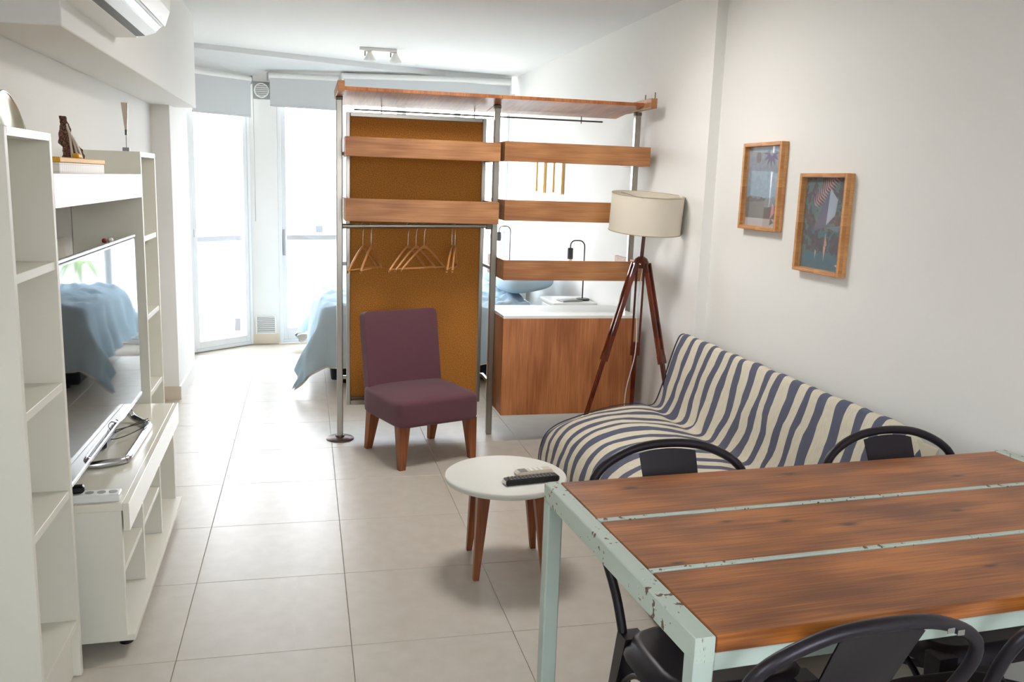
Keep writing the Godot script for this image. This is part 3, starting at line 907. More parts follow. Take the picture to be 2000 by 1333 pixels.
	for yy in [0.30, 0.95, 1.55]:
		bar(d, "bracket", Vector3(1.389, yy, z - 0.010), Vector3(1.405, yy + 0.02, -2.240), M.chrome, 0.002)
		bar(d, "bracket", Vector3(0.563, yy, z - 0.010), Vector3(0.579, yy + 0.02, -2.240), M.chrome, 0.002)
		bar(d, "bracket", Vector3(x1, yy, z - 0.010), Vector3(1.389, yy + 0.02, z + 0.004), M.chrome, 0.002)
		bar(d, "bracket", Vector3(0.579, yy, z - 0.010), Vector3(x0, yy + 0.02, z + 0.004), M.chrome, 0.002)
	# clothes rail
	part(d, "clothes_rail", tube([Vector3(0.579, 1.178, -2.212), Vector3(1.389, 1.196, -2.212)], 0.0125, 14), M.chrome)
	part(d, "clamp", box(Vector3(0.03, 0.034, 0.04), 0.003), M.gunmetal, Vector3(1.372, 1.194, -2.214))
	# coat hangers on the rail
	var hangers := [
		[0.686, 0.95, "varnished wooden coat hanger at the left end of the rail"],
		[0.730, 1.12, "varnished wooden coat hanger second from the left end of the rail"],
		[0.928, 0.74, "pale wooden coat hanger, leftmost of the middle group on the rail"],
		[0.972, 0.63, "wooden coat hanger in the centre of the middle group on the rail"],
		[1.016, 0.50, "pale wooden coat hanger, rightmost of the middle group on the rail"],
		[1.168, 1.25, "wooden coat hanger seen edge on near the chrome middle post"],
		[1.186, 1.33, "rightmost wooden coat hanger, beside another seen edge on"]]
	for h in hangers:
		var yy: float = lerp(1.178, 1.196, (h[0] - 0.579) / 0.81)
		var o := thing("coat_hanger", h[2], "coat hanger", Vector3(h[0], yy, -2.212), h[1], "coat hangers on the chrome rail")
		var hk := [Vector3(0.006, -0.016, 0)]
		for k in 9:
			var a := -PI * 0.25 + k * (PI * 1.15) / 8.0
			hk.append(Vector3(0.0155 * cos(a), 0.0155 * sin(a), 0))
		hk = [Vector3(0, -0.115, 0), Vector3(0, -0.06, 0), Vector3(0.003, -0.03, 0)] + hk.slice(1)
		part(o, "hook", tube(hk, 0.0017, 6), M.silver)
		var W := 0.15
		var arc := curve([Vector3(-W, -0.235, 0), Vector3(-W * 0.75, -0.20, 0), Vector3(-W * 0.3, -0.14, 0), Vector3(0, -0.113, 0), Vector3(W * 0.3, -0.14, 0), Vector3(W * 0.75, -0.20, 0), Vector3(W, -0.235, 0)], 4)
		var P := []
		for p in arc:
			var row := []
			for k in 9:
				var a := TAU * k / 8
				row.append(p + Vector3(0, cos(a) * 0.0085, sin(a) * 0.006))
			P.append(row)
		part(o, "arm", grid(P), M.hanger)
		part(o, "trouser_bar", tube([Vector3(-W * 0.92, -0.228, 0), Vector3(W * 0.92, -0.228, 0)], 0.004, 8), M.hanger)

# ------------------------------------------------------------------ bedroom
const BX0 := 0.53
const BX1 := 2.20
const BZ0 := -3.50
const BZ1 := -4.68
const BTOP := 0.56

func duvet_point(a: float, b: float, nz: FastNoiseLite) -> Vector3:
	# a along x from the foot (negative hangs over), b across from the near side (negative hangs over)
	var wz := BZ0 - BZ1
	var px := -a if a < 0 else 0.0
	var pb := 0.0
	var sgn := 1.0
	if b < 0: pb = -b
	elif b > wz:
		pb = b - wz
		sgn = -1.0
	var r := sqrt(px * px + pb * pb)
	var x: float = BX0 + max(a, 0.0)
	var zc: float = clamp(b, 0.0, wz)
	var z := BZ0 - zc
	var y := BTOP
	if r > 0.0:
		var dx := -px / r
		var dz := pb / r * sgn
		var corner: float = 2.0 * abs(dx * dz)
		var drop: float = max(r - 0.07, 0.0)
		var out: float = min(r, 0.07) * 0.85 + drop * (0.16 + 0.34 * corner)
		var fold: float = sin((a * 21.0 if pb > px else b * 23.0) + nz.get_noise_2d(a * 40, b * 40) * 2.0) * 0.026 * min(drop * 4.0, 1.0)
		out += fold
		x += dx * out
		z += dz * out
		y -= 0.05 * min(r / 0.07, 1.0) * min(r / 0.07, 1.0) + drop * (1.0 - 0.10 * corner)
	var w := nz.get_noise_2d(a * 120.0, b * 60.0) * 0.036 + nz.get_noise_2d(a * 300.0 + b * 120.0, b * 240.0) * 0.014
	y += w * (1.0 if r == 0.0 else max(0.0, 1.0 - r * 3.0))
	y += 0.02 * sin(PI * clamp(b / wz, 0.0, 1.0)) + (0.03 * smoothstep(1.0, 1.4, a))
	y = max(y, 0.012)
	return Vector3(x, y, z)

func build_bedroom() -> void:
	var bd := thing("bed", "double bed with a dark base and its head to the right wall", "bed", Vector3((BX0 + BX1) / 2, 0, (BZ0 + BZ1) / 2))
	var hx := (BX1 - BX0) / 2
	var hz := (BZ0 - BZ1) / 2
	part(bd, "base", box(Vector3(hx * 2 - 0.04, 0.22, hz * 2 - 0.04), 0.01), M.bed_base, Vector3(0, 0.145, 0))
	part(bd, "mattress", box(Vector3(hx * 2 - 0.02, 0.225, hz * 2 - 0.02), 0.03), M.pillow, Vector3(0, 0.3675, 0))
	for sx in [-1, 1]:
		for sz in [-1, 1]:
			part(bd, "leg", lathe([Vector2(0, 0), Vector2(0.022, 0), Vector2(0.03, 0.04), Vector2(0, 0.04)], 14), M.black, Vector3(sx * (hx - 0.12), 0, sz * (hz - 0.1)))
	var nz := noise(101, 0.05, 3)
	var P := []
	var na := 74
	var nb := 66
	for i in na + 1:
		var row := []
		for j in nb + 1:
			var a := -0.42 + (1.42 + 0.42) * i / na
			var b := -0.42 + (hz * 2 + 0.84) * j / nb
			row.append(duvet_point(a, b, nz))
		P.append(row)
	var dv := thing("duvet", "rumpled blue grey duvet hanging to the floor over the bed", "duvet")
	part(dv, "cover", grid(P, true), M.duvet)
	var Q := []
	for row in P:
		var r2 := []
		for p in row: r2.append(Vector3(lerp(p.x, (BX0 + BX1) / 2, 0.012), p.y - 0.012 if p.y > 0.03 else p.y + 0.004, lerp(p.z, (BZ0 + BZ1) / 2, 0.016)))
		Q.append(r2)
	part(dv, "lining", grid(Q), M.duvet_back)
	for k in 2:
		var c := Vector3(1.98, 0.715, -3.80 - k * 0.58)
		var o := solid("pillow", cushion(Vector3(0.20, 0.075, 0.28), 2.8), M.duvet, c, ["blue grey pillow at the bed head nearest the divider", "blue grey pillow at the bed head nearest the window"][k], "pillow", Vector3(0, 0.06, 0.16), "pillows")
		o.set_meta("group", "pillows on the bed")
	# bedside tables
	for k in 2:
		var c: Vector3 = [Vector3(2.128, 0, -3.13), Vector3(2.10, 0, -4.92)][k]
		var n := thing("nightstand", ["white bedside table between bed and divider", "white bedside table between bed and wide window"][k], "nightstand", c, 0.0, "white bedside tables")
		part(n, "top_panel", box(Vector3(0.30, 0.018, 0.36), 0.002), M.plastic_white, Vector3(0, 0.651, 0))
		part(n, "body", box(Vector3(0.27, 0.30, 0.33), 0.003), M.plastic_white, Vector3(0.01, 0.492, 0))
		part(n, "drawer", box(Vector3(0.016, 0.13, 0.31), 0.003), M.plastic_white, Vector3(-0.133, 0.56, 0))
		for sx in [-1, 1]:
			for sz in [-1, 1]:
				part(n, "leg", box(Vector3(0.025, 0.342, 0.025), 0.002), M.plastic_white, Vector3(sx * 0.115 + 0.01, 0.171, sz * 0.145))
	# bedside lamps: a bent tube with a hanging socket
	for k in 2:
		var c: Vector3 = [Vector3(2.222, 0.66, -3.10), Vector3(2.10, 0.66, -4.80)][k]
		var l := thing("bedside_lamp", ["bent black tube lamp with bare bulb on the near bedside table", "bent black tube lamp with bare bulb beside the window"][k], "lamp", c, 0.0, "bedside lamps")
		part(l, "base", lathe([Vector2(0, 0), Vector2(0.05, 0), Vector2(0.05, 0.008), Vector2(0.046, 0.012), Vector2(0, 0.012)], 28), M.black)
		var H := 0.405
		var path := [Vector3(0, 0.01, 0), Vector3(0, H - 0.04, 0)]
		for j in 7:
			var a := PI * j / 12.0
			path.append(Vector3(-0.04 + 0.04 * cos(a), H - 0.04 + 0.04 * sin(a), 0))
		for j in 7:
			var a := PI / 2 + PI * j / 12.0
			path.append(Vector3(-0.065 + 0.035 * cos(a), H - 0.035 + 0.035 * sin(a), 0))
		path.append(Vector3(-0.10, H - 0.055, 0))
		part(l, "arm", tube(path, 0.0045, 10), M.dark_paint)
		part(l, "socket", lathe([Vector2(0, -0.075), Vector2(0.019, -0.075), Vector2(0.019, -0.004), Vector2(0.015, 0), Vector2(0, 0)], 20), M.dark_paint, Vector3(-0.10, H - 0.05, 0))
		part(l, "bulb", lathe([Vector2(0.012, -0.07), Vector2(0.015, -0.085), Vector2(0.022, -0.10), Vector2(0.024, -0.115), Vector2(0.018, -0.135), Vector2(0, -0.145)], 20), M.bulb, Vector3(-0.10, H - 0.05, 0))
	# things on the near bedside table
	var tb := thing("tablet", "slim grey tablet lying on the near bedside table", "tablet", Vector3(2.12, 0.66, -3.06), 0.2)
	part(tb, "body", box(Vector3(0.15, 0.008, 0.1), 0.002), M.plastic_grey, Vector3(0, 0.004, 0))
	part(tb, "screen", box(Vector3(0.135, 0.002, 0.088), 0.0), M.screen, Vector3(0, 0.0085, 0))
	# two narrow pictures on the right wall
	for k in 2:
		var z: float = [-3.975, -4.49][k]
		var f := thing("picture_frame", ["thin gold framed white print, nearer of two above the bed", "thin gold framed white print, farther of two above the bed"][k], "picture", Vector3(RX, 1.55, z), -PI / 2, "gold framed prints above the bed")
		frame_rect(f, 0.25, -0.19, 0.11, -0.125, 0.010, 0.022, M.gold, 0.011)
		part(f, "print", box(Vector3(0.232, 0.282, 0.004), 0.0), M.plastic_white, Vector3(0, -0.04, 0.004))
		part(f, "glass", box(Vector3(0.23, 0.28, 0.002), 0.0), M.glass, Vector3(0, -0.04, 0.012))
	var sw := thing("light_switch", "white light switch on the wall beside the wide window", "switch", Vector3(RX, 0.846, -5.22), -PI / 2)
	part(sw, "plate", box(Vector3(0.07, 0.115, 0.008), 0.003), M.plastic_white, Vector3(0, 0, 0.004))
	part(sw, "rocker", box(Vector3(0.03, 0.05, 0.005), 0.001), M.plastic_grey, Vector3(0, 0, 0.0095))

# ------------------------------------------------------------------ seats
func build_purple_chair() -> void:
	var c := thing("slipper_chair", "low armless chair in purple wool with tapered wooden legs", "chair", Vector3(0.966, 0, -1.895), 0.37)
	var nz := noise(111, 2.0, 2)
	var soft := func(p): return p + Vector3(0, (0.018 * (1.0 - p.x * p.x / 0.06) * (1.0 - p.z * p.z / 0.06) if p.y > 0 else 0.0) + nz.get_noise_3d(p.x, p.y, p.z) * 0.004, 0)
	part(c, "seat", cushion(Vector3(0.237, 0.072, 0.225), 9.0, 22, soft), M.purple, Vector3(0, 0.285, 0.0))
	var back := func(p): return p + Vector3(0, 0, 0.010 * (p.x * p.x / 0.046) + nz.get_noise_3d(p.x, p.y, p.z) * 0.003)
	part(c, "backrest", cushion(Vector3(0.218, 0.224, 0.036), 18.0, 22, back), M.purple, Vector3(0, 0.517, -0.232), Vector3(-0.17, 0, 0))
	for e in [[-0.195, 0.175, -0.01, 0.012], [0.195, 0.175, 0.014, 0.012], [-0.185, -0.175, -0.008, -0.05], [0.185, -0.175, 0.008, -0.05]]:
		part(c, "leg", hull(rect_at(Vector3(e[0] + e[2], 0, e[1] + e[3]), 0.016, 0.016), rect_at(Vector3(e[0], 0.225, e[1]), 0.03, 0.028)), M.leg)

func build_sofa() -> void:
	var s := thing("sofa", "low armless sofa bed under a navy and cream striped cover", "sofa", Vector3(0, 0, 0))
	var prof := [Vector2(2.268, 0.20), Vector2(2.272, 0.45), Vector2(2.272, 0.62), Vector2(2.266, 0.695), Vector2(2.248, 0.712), Vector2(2.222, 0.690), Vector2(2.185, 0.58), Vector2(2.150, 0.45), Vector2(2.118, 0.362), Vector2(2.085, 0.345), Vector2(2.03, 0.362), Vector2(1.93, 0.378), Vector2(1.80, 0.384), Vector2(1.68, 0.366), Vector2(1.60, 0.330), Vector2(1.545, 0.27), Vector2(1.520, 0.19), Vector2(1.512, 0.10), Vector2(1.51, 0.03)]
	var pr := curve(prof, 4)
	var nz := noise(121, 0.9, 3)
	var nu := 110
	var z0 := -1.475
	var z1 := 0.40
	var P := []
	for i in nu + 1:
		var u := float(i) / nu
		var row := []
		var e0 := pow(1.0 - clamp(u / 0.30, 0.0, 1.0), 2.0)
		var e1 := pow(clamp((u - 0.86) / 0.14, 0.0, 1.0), 2.0)
		for j in pr.size():
			var p: Vector2 = pr[j]
			var seat: float = smoothstep(2.12, 1.62, p.x)
			var y: float = p.y * (1.0 - e0 * 0.22 * seat)
			if p.x > 2.13: y -= e1 * 0.10 * smoothstep(0.36, 0.7, p.y)
			var z: float = lerp(z0, z1, u)
			var k: float = exp(-pow((p.x - 2.10) / 0.035, 2.0))
			z += nz.get_noise_2d(p.y * 3.0 + 7.0, u * 6.0) * 0.034 + k * 0.015 * sin(u * 95.0) - 0.02 * (1.0 - u) * seat
			y += k * 0.010 * sin(u * 113.0) + nz.get_noise_2d(p.x * 4.0, u * 9.0) * 0.007
			row.append(Vector3(p.x + nz.get_noise_2d(u * 8.0, p.y * 5.0) * 0.008, max(y, 0.006), z))
		P.append(row)
	part(s, "striped_cover", grid(P), M.stripes, Vector3.ZERO, Vector3.ZERO, "navy and cream striped cotton cover")
	# cream body under the cover, a little longer than it
	var poly := PackedVector2Array()
	for j in pr.size():
		var p: Vector2 = pr[j]
		var seat: float = smoothstep(2.12, 1.62, p.x)
		poly.append(Vector2(p.x, max(p.y * (1.0 - 0.22 * seat), 0.05)))
	var inner := Geometry2D.offset_polygon(poly, -0.022)
	part(s, "mattress", extrude(inner[0], z0 - 0.02, z1 - 0.03), M.cream)
	var edge := []
	for j in range(8, pr.size()):
		var p: Vector2 = pr[j]
		var seat: float = smoothstep(2.12, 1.62, p.x)
		edge.append(Vector3(p.x - 0.002, max(p.y * (1.0 - 0.22 * seat) - 0.004, 0.02), z0 - 0.022))
	part(s, "piping", tube(edge, 0.0024, 6), M.piping, Vector3.ZERO, Vector3.ZERO, "dark edge piping")
	var edge2 := []
	for j in range(10, 34):
		var p: Vector2 = pr[j]
		edge2.append(Vector3(p.x, p.y - 0.004, z0 - 0.022))
	part(s, "piping", tube(edge2, 0.0024, 6), M.piping)
	for z in [-1.35, 0.25]:
		for x in [1.65, 2.20]:
			part(s, "leg", lathe([Vector2(0, 0), Vector2(0.02, 0), Vector2(0.025, 0.07), Vector2(0, 0.07)], 12), M.black, Vector3(x, 0, z))

func build_floor_lamp() -> void:
	var at := Vector3(2.085, 0, -1.72)
	var l := thing("floor_lamp", "mahogany tripod floor lamp with a cream drum shade", "lamp", at)
	var hub := Vector3(0.0, 1.055, 0.0)
	var shade_y := 1.302
	var rr := 0.185
	var sh := part(l, "shade", lathe([Vector2(rr, -0.095), Vector2(rr, 0.095), Vector2(rr - 0.003, 0.095), Vector2(rr - 0.003, -0.095), Vector2(rr, -0.095)], 56), M.linen, Vector3(0.012, shade_y, 0), Vector3(0.085, 0, -0.02))
	for y in [-0.095, 0.095]:
		var ring := []
		for k in 49: ring.append(Vector3(rr * cos(TAU * k / 48.0), y, rr * sin(TAU * k / 48.0)))
		part(sh, "rim", tube(ring, 0.0028, 6), mat(c8(176, 164, 142), 0.8))
	for k in 3:
		var a := TAU * k / 3.0
		part(sh, "spider", tube([Vector3(0, 0.07, 0), Vector3(rr * cos(a), 0.088, rr * sin(a))], 0.002, 6), M.silver)
	part(l, "stem", tube([hub, Vector3(0.012, shade_y + 0.01, 0)], 0.010, 12), M.mahogany)
	part(l, "bulb_socket", lathe([Vector2(0, 0), Vector2(0.018, 0), Vector2(0.018, 0.05), Vector2(0, 0.05)], 16), M.plastic_white, Vector3(0.012, shade_y, 0))
	part(l, "hub", lathe([Vector2(0, -0.035), Vector2(0.040, -0.035), Vector2(0.046, -0.015), Vector2(0.034, 0.012), Vector2(0.016, 0.024), Vector2(0, 0.024)], 8), M.mahogany, hub)
	for f in [Vector3(-0.335, 0, 0.02), Vector3(0.183, 0, 0.222), Vector3(0.075, 0, -0.215)]:
		var dir := Vector3(f.x, 0, f.z).normalized()
		var top: Vector3 = hub + dir * 0.035 + Vector3(0, -0.01, 0)
		var mid := top.lerp(f, 0.47)
		var side := dir.cross(Vector3.UP)
		var lg := part(l, "leg", stick(top.lerp(f, 0.42), f, side, 0.026, 0.017, 0.020, 0.015), M.mahogany)
		for e in [-1, 1]:
			part(lg, "rail", stick(top + side * e * 0.019, mid + side * e * 0.019, side, 0.011, 0.022), M.mahogany)
		part(lg, "clamp", stick(mid - (f - top) * 0.02, mid + (f - top) * 0.02, side, 0.052, 0.024), M.mahogany)
	# flex hanging from the hub
	var fx := curve([hub + Vector3(0.012, -0.04, -0.01), hub + Vector3(0.01, -0.25, -0.04), hub + Vector3(0.02, -0.5, -0.06), hub + Vector3(0.0, -0.75, -0.12), Vector3(0.03, 0.02, -0.16), Vector3(0.12, 0.006, -0.2)], 6)
	part(l, "cord", tube(fx, 0.0028, 6), M.plastic_white)

# ------------------------------------------------------------------ pictures on the right wall
func art(kind: int) -> Image:
	var w := 256
	var h := 320
	var im := Image.create(w, h, false, Image.FORMAT_RGB8)
	var n := noise(131 + kind, 0.03, 3)
	var n2 := noise(141 + kind, 0.012, 2)
	for y in h:
		for x in w:
			var v := n.get_noise_2d(x, y)
			var q := n2.get_noise_2d(x, y)
			var c: Color
			if kind == 0:
				c = c8(150, 168, 184).lerp(c8(96, 126, 152), clamp(y / 200.0 + v * 0.4, 0, 1))
				if y > 205 + v * 14: c = c8(74, 66, 76).lerp(c8(54, 52, 62), 0.5 + v)
				if y > 286: c = c8(176, 170, 174)
			else:
				c = c8(38, 46, 66)
				if v + q > 0.16: c = c8(44, 104, 112)
				elif v - q > 0.22: c = c8(70, 62, 84)
				if y > 262 + v * 16: c = c8(30, 104, 128)
			im.set_pixel(x, y, c)
	var tri := func(a: Vector2, b: Vector2, d: Vector2, col: Color):
		var lo := Vector2(min(a.x, min(b.x, d.x)), min(a.y, min(b.y, d.y)))
		var hi := Vector2(max(a.x, max(b.x, d.x)), max(a.y, max(b.y, d.y)))
		for y in range(max(int(lo.y), 0), min(int(hi.y) + 1, h)):
			for x in range(max(int(lo.x), 0), min(int(hi.x) + 1, w)):
				if Geometry2D.point_is_inside_triangle(Vector2(x, y), a, b, d): im.set_pixel(x, y, col)
	if kind == 0:
		for k in 7:
			var a := PI * k / 6.0
			var d := Vector2(cos(a), sin(a))
			var s := Vector2(-d.y, d.x)
			tri.call(Vector2(165, 26) + d * 58, Vector2(165, 26) + s * 13 + d * 12, Vector2(165, 26) - s * 13 + d * 12, c8(88, 98, 144))
		for y in range(20, 66):
			for x in range(52, 92):
				var e := pow((x - 72.0) / 19.0, 2) + pow((y - 43.0) / 22.0, 2)
				if e < 1.0: im.set_pixel(x, y, c8(112, 108, 122) if int(x + y) % 5 else c8(150, 150, 160))
		tri.call(Vector2(196, 225), Vector2(214, 262), Vector2(186, 288), c8(196, 136, 150))
		tri.call(Vector2(196, 225), Vector2(210, 235), Vector2(212, 268), c8(196, 136, 150))
		tri.call(Vector2(190, 284), Vector2(216, 300), Vector2(186, 312), c8(64, 84, 88))
	else:
		for k in 13:
			var t := k / 12.0
			var p := Vector2(60, 92).lerp(Vector2(170, 0), t)
			var d := Vector2(110, -92).normalized()
			for e in [-1.0, 1.0]:
				var q: Vector2 = (d.rotated(e * 1.15)) * (34.0 + 12.0 * sin(t * PI))
				var s := q.normalized().orthogonal() * 3.2
				tri.call(p + q, p + s, p - s, c8(206, 148, 156))
		tri.call(Vector2(148, 36), Vector2(96, 120), Vector2(136, 168), c8(62, 84, 126))
		tri.call(Vector2(148, 36), Vector2(136, 168), Vector2(150, 160), c8(62, 84, 126))
		tri.call(Vector2(96, 120), Vector2(60, 190), Vector2(136, 168), c8(58, 82, 120))
		tri.call(Vector2(148, 36), Vector2(196, 74), Vector2(138, 164), c8(170, 186, 206))
		tri.call(Vector2(196, 74), Vector2(186, 128), Vector2(138, 164), c8(160, 178, 200))
		tri.call(Vector2(140, 172), Vector2(222, 162), Vector2(206, 184), c8(84, 112, 142))
		tri.call(Vector2(140, 190), Vector2(154, 232), Vector2(134, 250), c8(204, 150, 146))
		tri.call(Vector2(134, 236), Vector2(148, 240), Vector2(140, 292), c8(216, 170, 160))
		tri.call(Vector2(236, 112), Vector2(254, 122), Vector2(244, 142), c8(206, 148, 156))
		tri.call(Vector2(208, 298), Vector2(228, 292), Vector2(228, 306), c8(206, 210, 206))
		tri.call(Vector2(84, 250), Vector2(94, 258), Vector2(86, 290), c8(196, 178, 160))
	return im

func build_pictures() -> void:
	var defs := [[Vector3(RN, 1.453, -0.955), 0.33, 0.375, "wood framed blue print with a pale flower, the higher of two"], [Vector3(RN, 1.318, -0.474), 0.318, 0.382, "wood framed jungle print in teal and pink, the lower of two"]]
	for k in 2:
		var e: Array = defs[k]
		var f := thing("picture_frame", e[3], "picture", e[0], -PI / 2, "wood framed prints above the sofa")
		var w: float = e[1]
		var h: float = e[2]
		f.rotation = Vector3(0, -PI / 2, 0)
		bar(f, "frame_side", Vector3(-w / 2, -h / 2, 0), Vector3(-w / 2 + 0.016, h / 2, 0.034), M.frame, 0.002)
		bar(f, "frame_side", Vector3(w / 2 - 0.016, -h / 2, 0), Vector3(w / 2, h / 2, 0.034), M.frame, 0.002)
		bar(f, "frame_side", Vector3(-w / 2 + 0.016, -h / 2, 0), Vector3(w / 2 - 0.016, -h / 2 + 0.016, 0.034), M.frame, 0.002)
		bar(f, "frame_side", Vector3(-w / 2 + 0.016, h / 2 - 0.016, 0), Vector3(w / 2 - 0.016, h / 2, 0.034), M.frame, 0.002)
		bar(f, "backing", Vector3(-w / 2 + 0.016, -h / 2 + 0.016, 0.001), Vector3(w / 2 - 0.016, h / 2 - 0.016, 0.006), M.black, 0.0)
		var pm := mat(Color.WHITE, 0.7)
		pm.albedo_texture = tex(art(k))
		part(f, "print", picture_quad(w - 0.032, h - 0.032), pm, Vector3(0, 0, 0.0075))
		part(f, "glass", box(Vector3(w - 0.032, h - 0.032, 0.002), 0.0), M.glass, Vector3(0, 0, 0.012))

# ------------------------------------------------------------------ tables
func build_coffee_table() -> void:
	var at := Vector3(1.11, 0, -0.50)
	var t := thing("coffee_table", "small round coffee table, white top on four tapered wooden legs", "table", at)
	var R := 0.229
	part(t, "table_top", lathe([Vector2(0, 0.336), Vector2(R - 0.014, 0.336), Vector2(R - 0.004, 0.340), Vector2(R, 0.348), Vector2(R - 0.002, 0.357), Vector2(R - 0.008, 0.361), Vector2(0, 0.361)], 72, 60.0), mat(c8(226, 226, 218), 0.5))
	for e in [[-0.128, 0.115], [-0.105, -0.150], [0.15, -0.13], [0.13, 0.125]]:
		part(t, "leg", hull(rect_at(Vector3(e[0], 0, e[1]), 0.0105, 0.0105), rect_at(Vector3(e[0] * 0.80, 0.337, e[1] * 0.80), 0.024, 0.021)), M.leg)
	part(t, "apron", lathe([Vector2(0, 0.318), Vector2(0.13, 0.318), Vector2(0.13, 0.337), Vector2(0, 0.337)], 24), M.leg)
	# remote controls
	var r := thing("remote_control", "long black TV remote control with many buttons on white table", "remote control", Vector3(1.182, 0.361, -0.398), 0.155, "remote controls on the coffee table")
	part(r, "body", box(Vector3(0.212, 0.022, 0.046), 0.006), M.black, Vector3(0, 0.011, 0))
	part(r, "end_cap", box(Vector3(0.004, 0.016, 0.036), 0.002), M.silver, Vector3(-0.1065, 0.012, 0))
	for i in 12:
		for j in 3:
			part(r, "button", box(Vector3(0.009, 0.003, 0.008), 0.001), M.button, Vector3(-0.085 + i * 0.0145, 0.023, -0.013 + j * 0.013))
	var r2 := thing("remote_control", "small beige air conditioner remote control with a grey display", "remote control", Vector3(1.212, 0.361, -0.480), 0.17, "remote controls on the coffee table")
	part(r2, "body", box(Vector3(0.148, 0.020, 0.050), 0.008), M.remote_light, Vector3(0, 0.010, 0))
	part(r2, "base", box(Vector3(0.142, 0.006, 0.046), 0.002), M.plastic_grey, Vector3(0, 0.003, 0))
	part(r2, "display", box(Vector3(0.03, 0.001, 0.034), 0.0), M.button, Vector3(-0.046, 0.0205, 0))
	for i in 3:
		part(r2, "button", box(Vector3(0.012, 0.002, 0.030), 0.001), M.plastic_white, Vector3(-0.012 + i * 0.02, 0.0205, 0))

func metal_chair() -> Node3D:
	# seat towards +z, backrest at -z
	var c := Node3D.new()
	c.name = "proto"
	var kz := 0.84    # shallow chair
	var y := 0.40
	var P := []
	for i in 25:
		var row := []
		var rr := i / 24.0
		for k in 33:
			var a := TAU * k / 32
			var sp := func(v): return sign(v) * pow(abs(v), 0.5)
			var hx := 0.178
			var hz := 0.175
			var yy := y - 0.012 * (1.0 - rr * rr) if rr < 0.9 else y - 0.012 * (1.0 - rr * rr)
			var sc := rr
			if i > 20:
				yy = y - (i - 20) * 0.012
				sc = 0.83 + 0.17 * sin((i - 20) / 4.0 * PI / 2) * 1.0
			else: sc = rr / (20.0 / 24.0) * 0.83
			row.append(Vector3(sp.call(cos(a)) * hx * sc * 1.06, yy, sp.call(sin(a)) * hz * sc * 1.06 * kz))
		P.append(row)
	part(c, "seat", grid(P), M.tolix)
	for sx in [-1, 1]:
		for sz in [-1, 1]:
			var top := Vector3(sx * 0.150, y - 0.015, sz * 0.148 * kz)
			var mid := Vector3(sx * 0.172, 0.22, sz * 0.172 * kz)
			var foot := Vector3(sx * 0.195, 0, sz * 0.196 * kz)
			var st := st_new()
			add_hull(st, rect_at(foot, 0.012, 0.012), rect_at(mid, 0.017, 0.017))
			add_hull(st, rect_at(mid, 0.017, 0.017), rect_at(top, 0.026, 0.024))
			part(c, "leg", st.commit(), M.tolix)
	for sx in [-1, 1]:
		var a := curve([Vector3(sx * 0.172, 0.21, -0.176 * kz), Vector3(sx * 0.168, 0.30, -0.10 * kz), Vector3(sx * 0.166, 0.335, 0 * kz), Vector3(sx * 0.168, 0.30, 0.10 * kz), Vector3(sx * 0.172, 0.21, 0.176 * kz)], 4)
		part(c, "side_arch", tube(a, 0.008, 8), M.tolix)
	for s2 in [-1, 1]:
		part(c, "brace", stick(Vector3(-0.165, 0.25, s2 * 0.165 * kz), Vector3(0.165, 0.25, -s2 * 0.165 * kz), Vector3.UP, 0.018, 0.004), M.tolix)
	var arc := curve([Vector3(-0.165, 0.375, -0.165 * kz), Vector3(-0.176, 0.47, -0.205 * kz), Vector3(-0.204, 0.60, -0.27 * kz), Vector3(-0.214, 0.69, -0.315 * kz), Vector3(-0.185, 0.745, -0.338 * kz), Vector3(-0.10, 0.786, -0.354 * kz), Vector3(0, 0.797, -0.360 * kz), Vector3(0.10, 0.786, -0.354 * kz), Vector3(0.185, 0.745, -0.338 * kz), Vector3(0.214, 0.69, -0.315 * kz), Vector3(0.204, 0.60, -0.27 * kz), Vector3(0.176, 0.47, -0.205 * kz), Vector3(0.165, 0.375, -0.165 * kz)], 5)
	part(c, "back_tube", tube(arc, 0.0115, 10), M.tolix)
	var Q := []
	for i in 13:
		var t := i / 12.0
		var row := []
		for k in 9:
			var u := k / 4.0 - 1.0
			var w: float = lerp(0.062, 0.078, t)
			row.append(Vector3(u * w, lerp(0.375, 0.785 - 0.010 * u * u, t), (lerp(-0.160, -0.354, pow(t, 1.15)) - 0.010 * (1.0 - u * u) * sin(t * PI)) * kz))
		Q.append(row)
	var st2 := st_new()
	add_grid(st2, Q, 12, 8)
	var Q2 := []
	for row in Q:
		var r2 := []
		for p in row: r2.append(p + Vector3(0, 0, 0.003))
		Q2.append(r2)
	add_grid(st2, Q2, 12, 8, true)
	st2.generate_normals()
	part(c, "splat", st2.commit(), M.tolix)
	return c

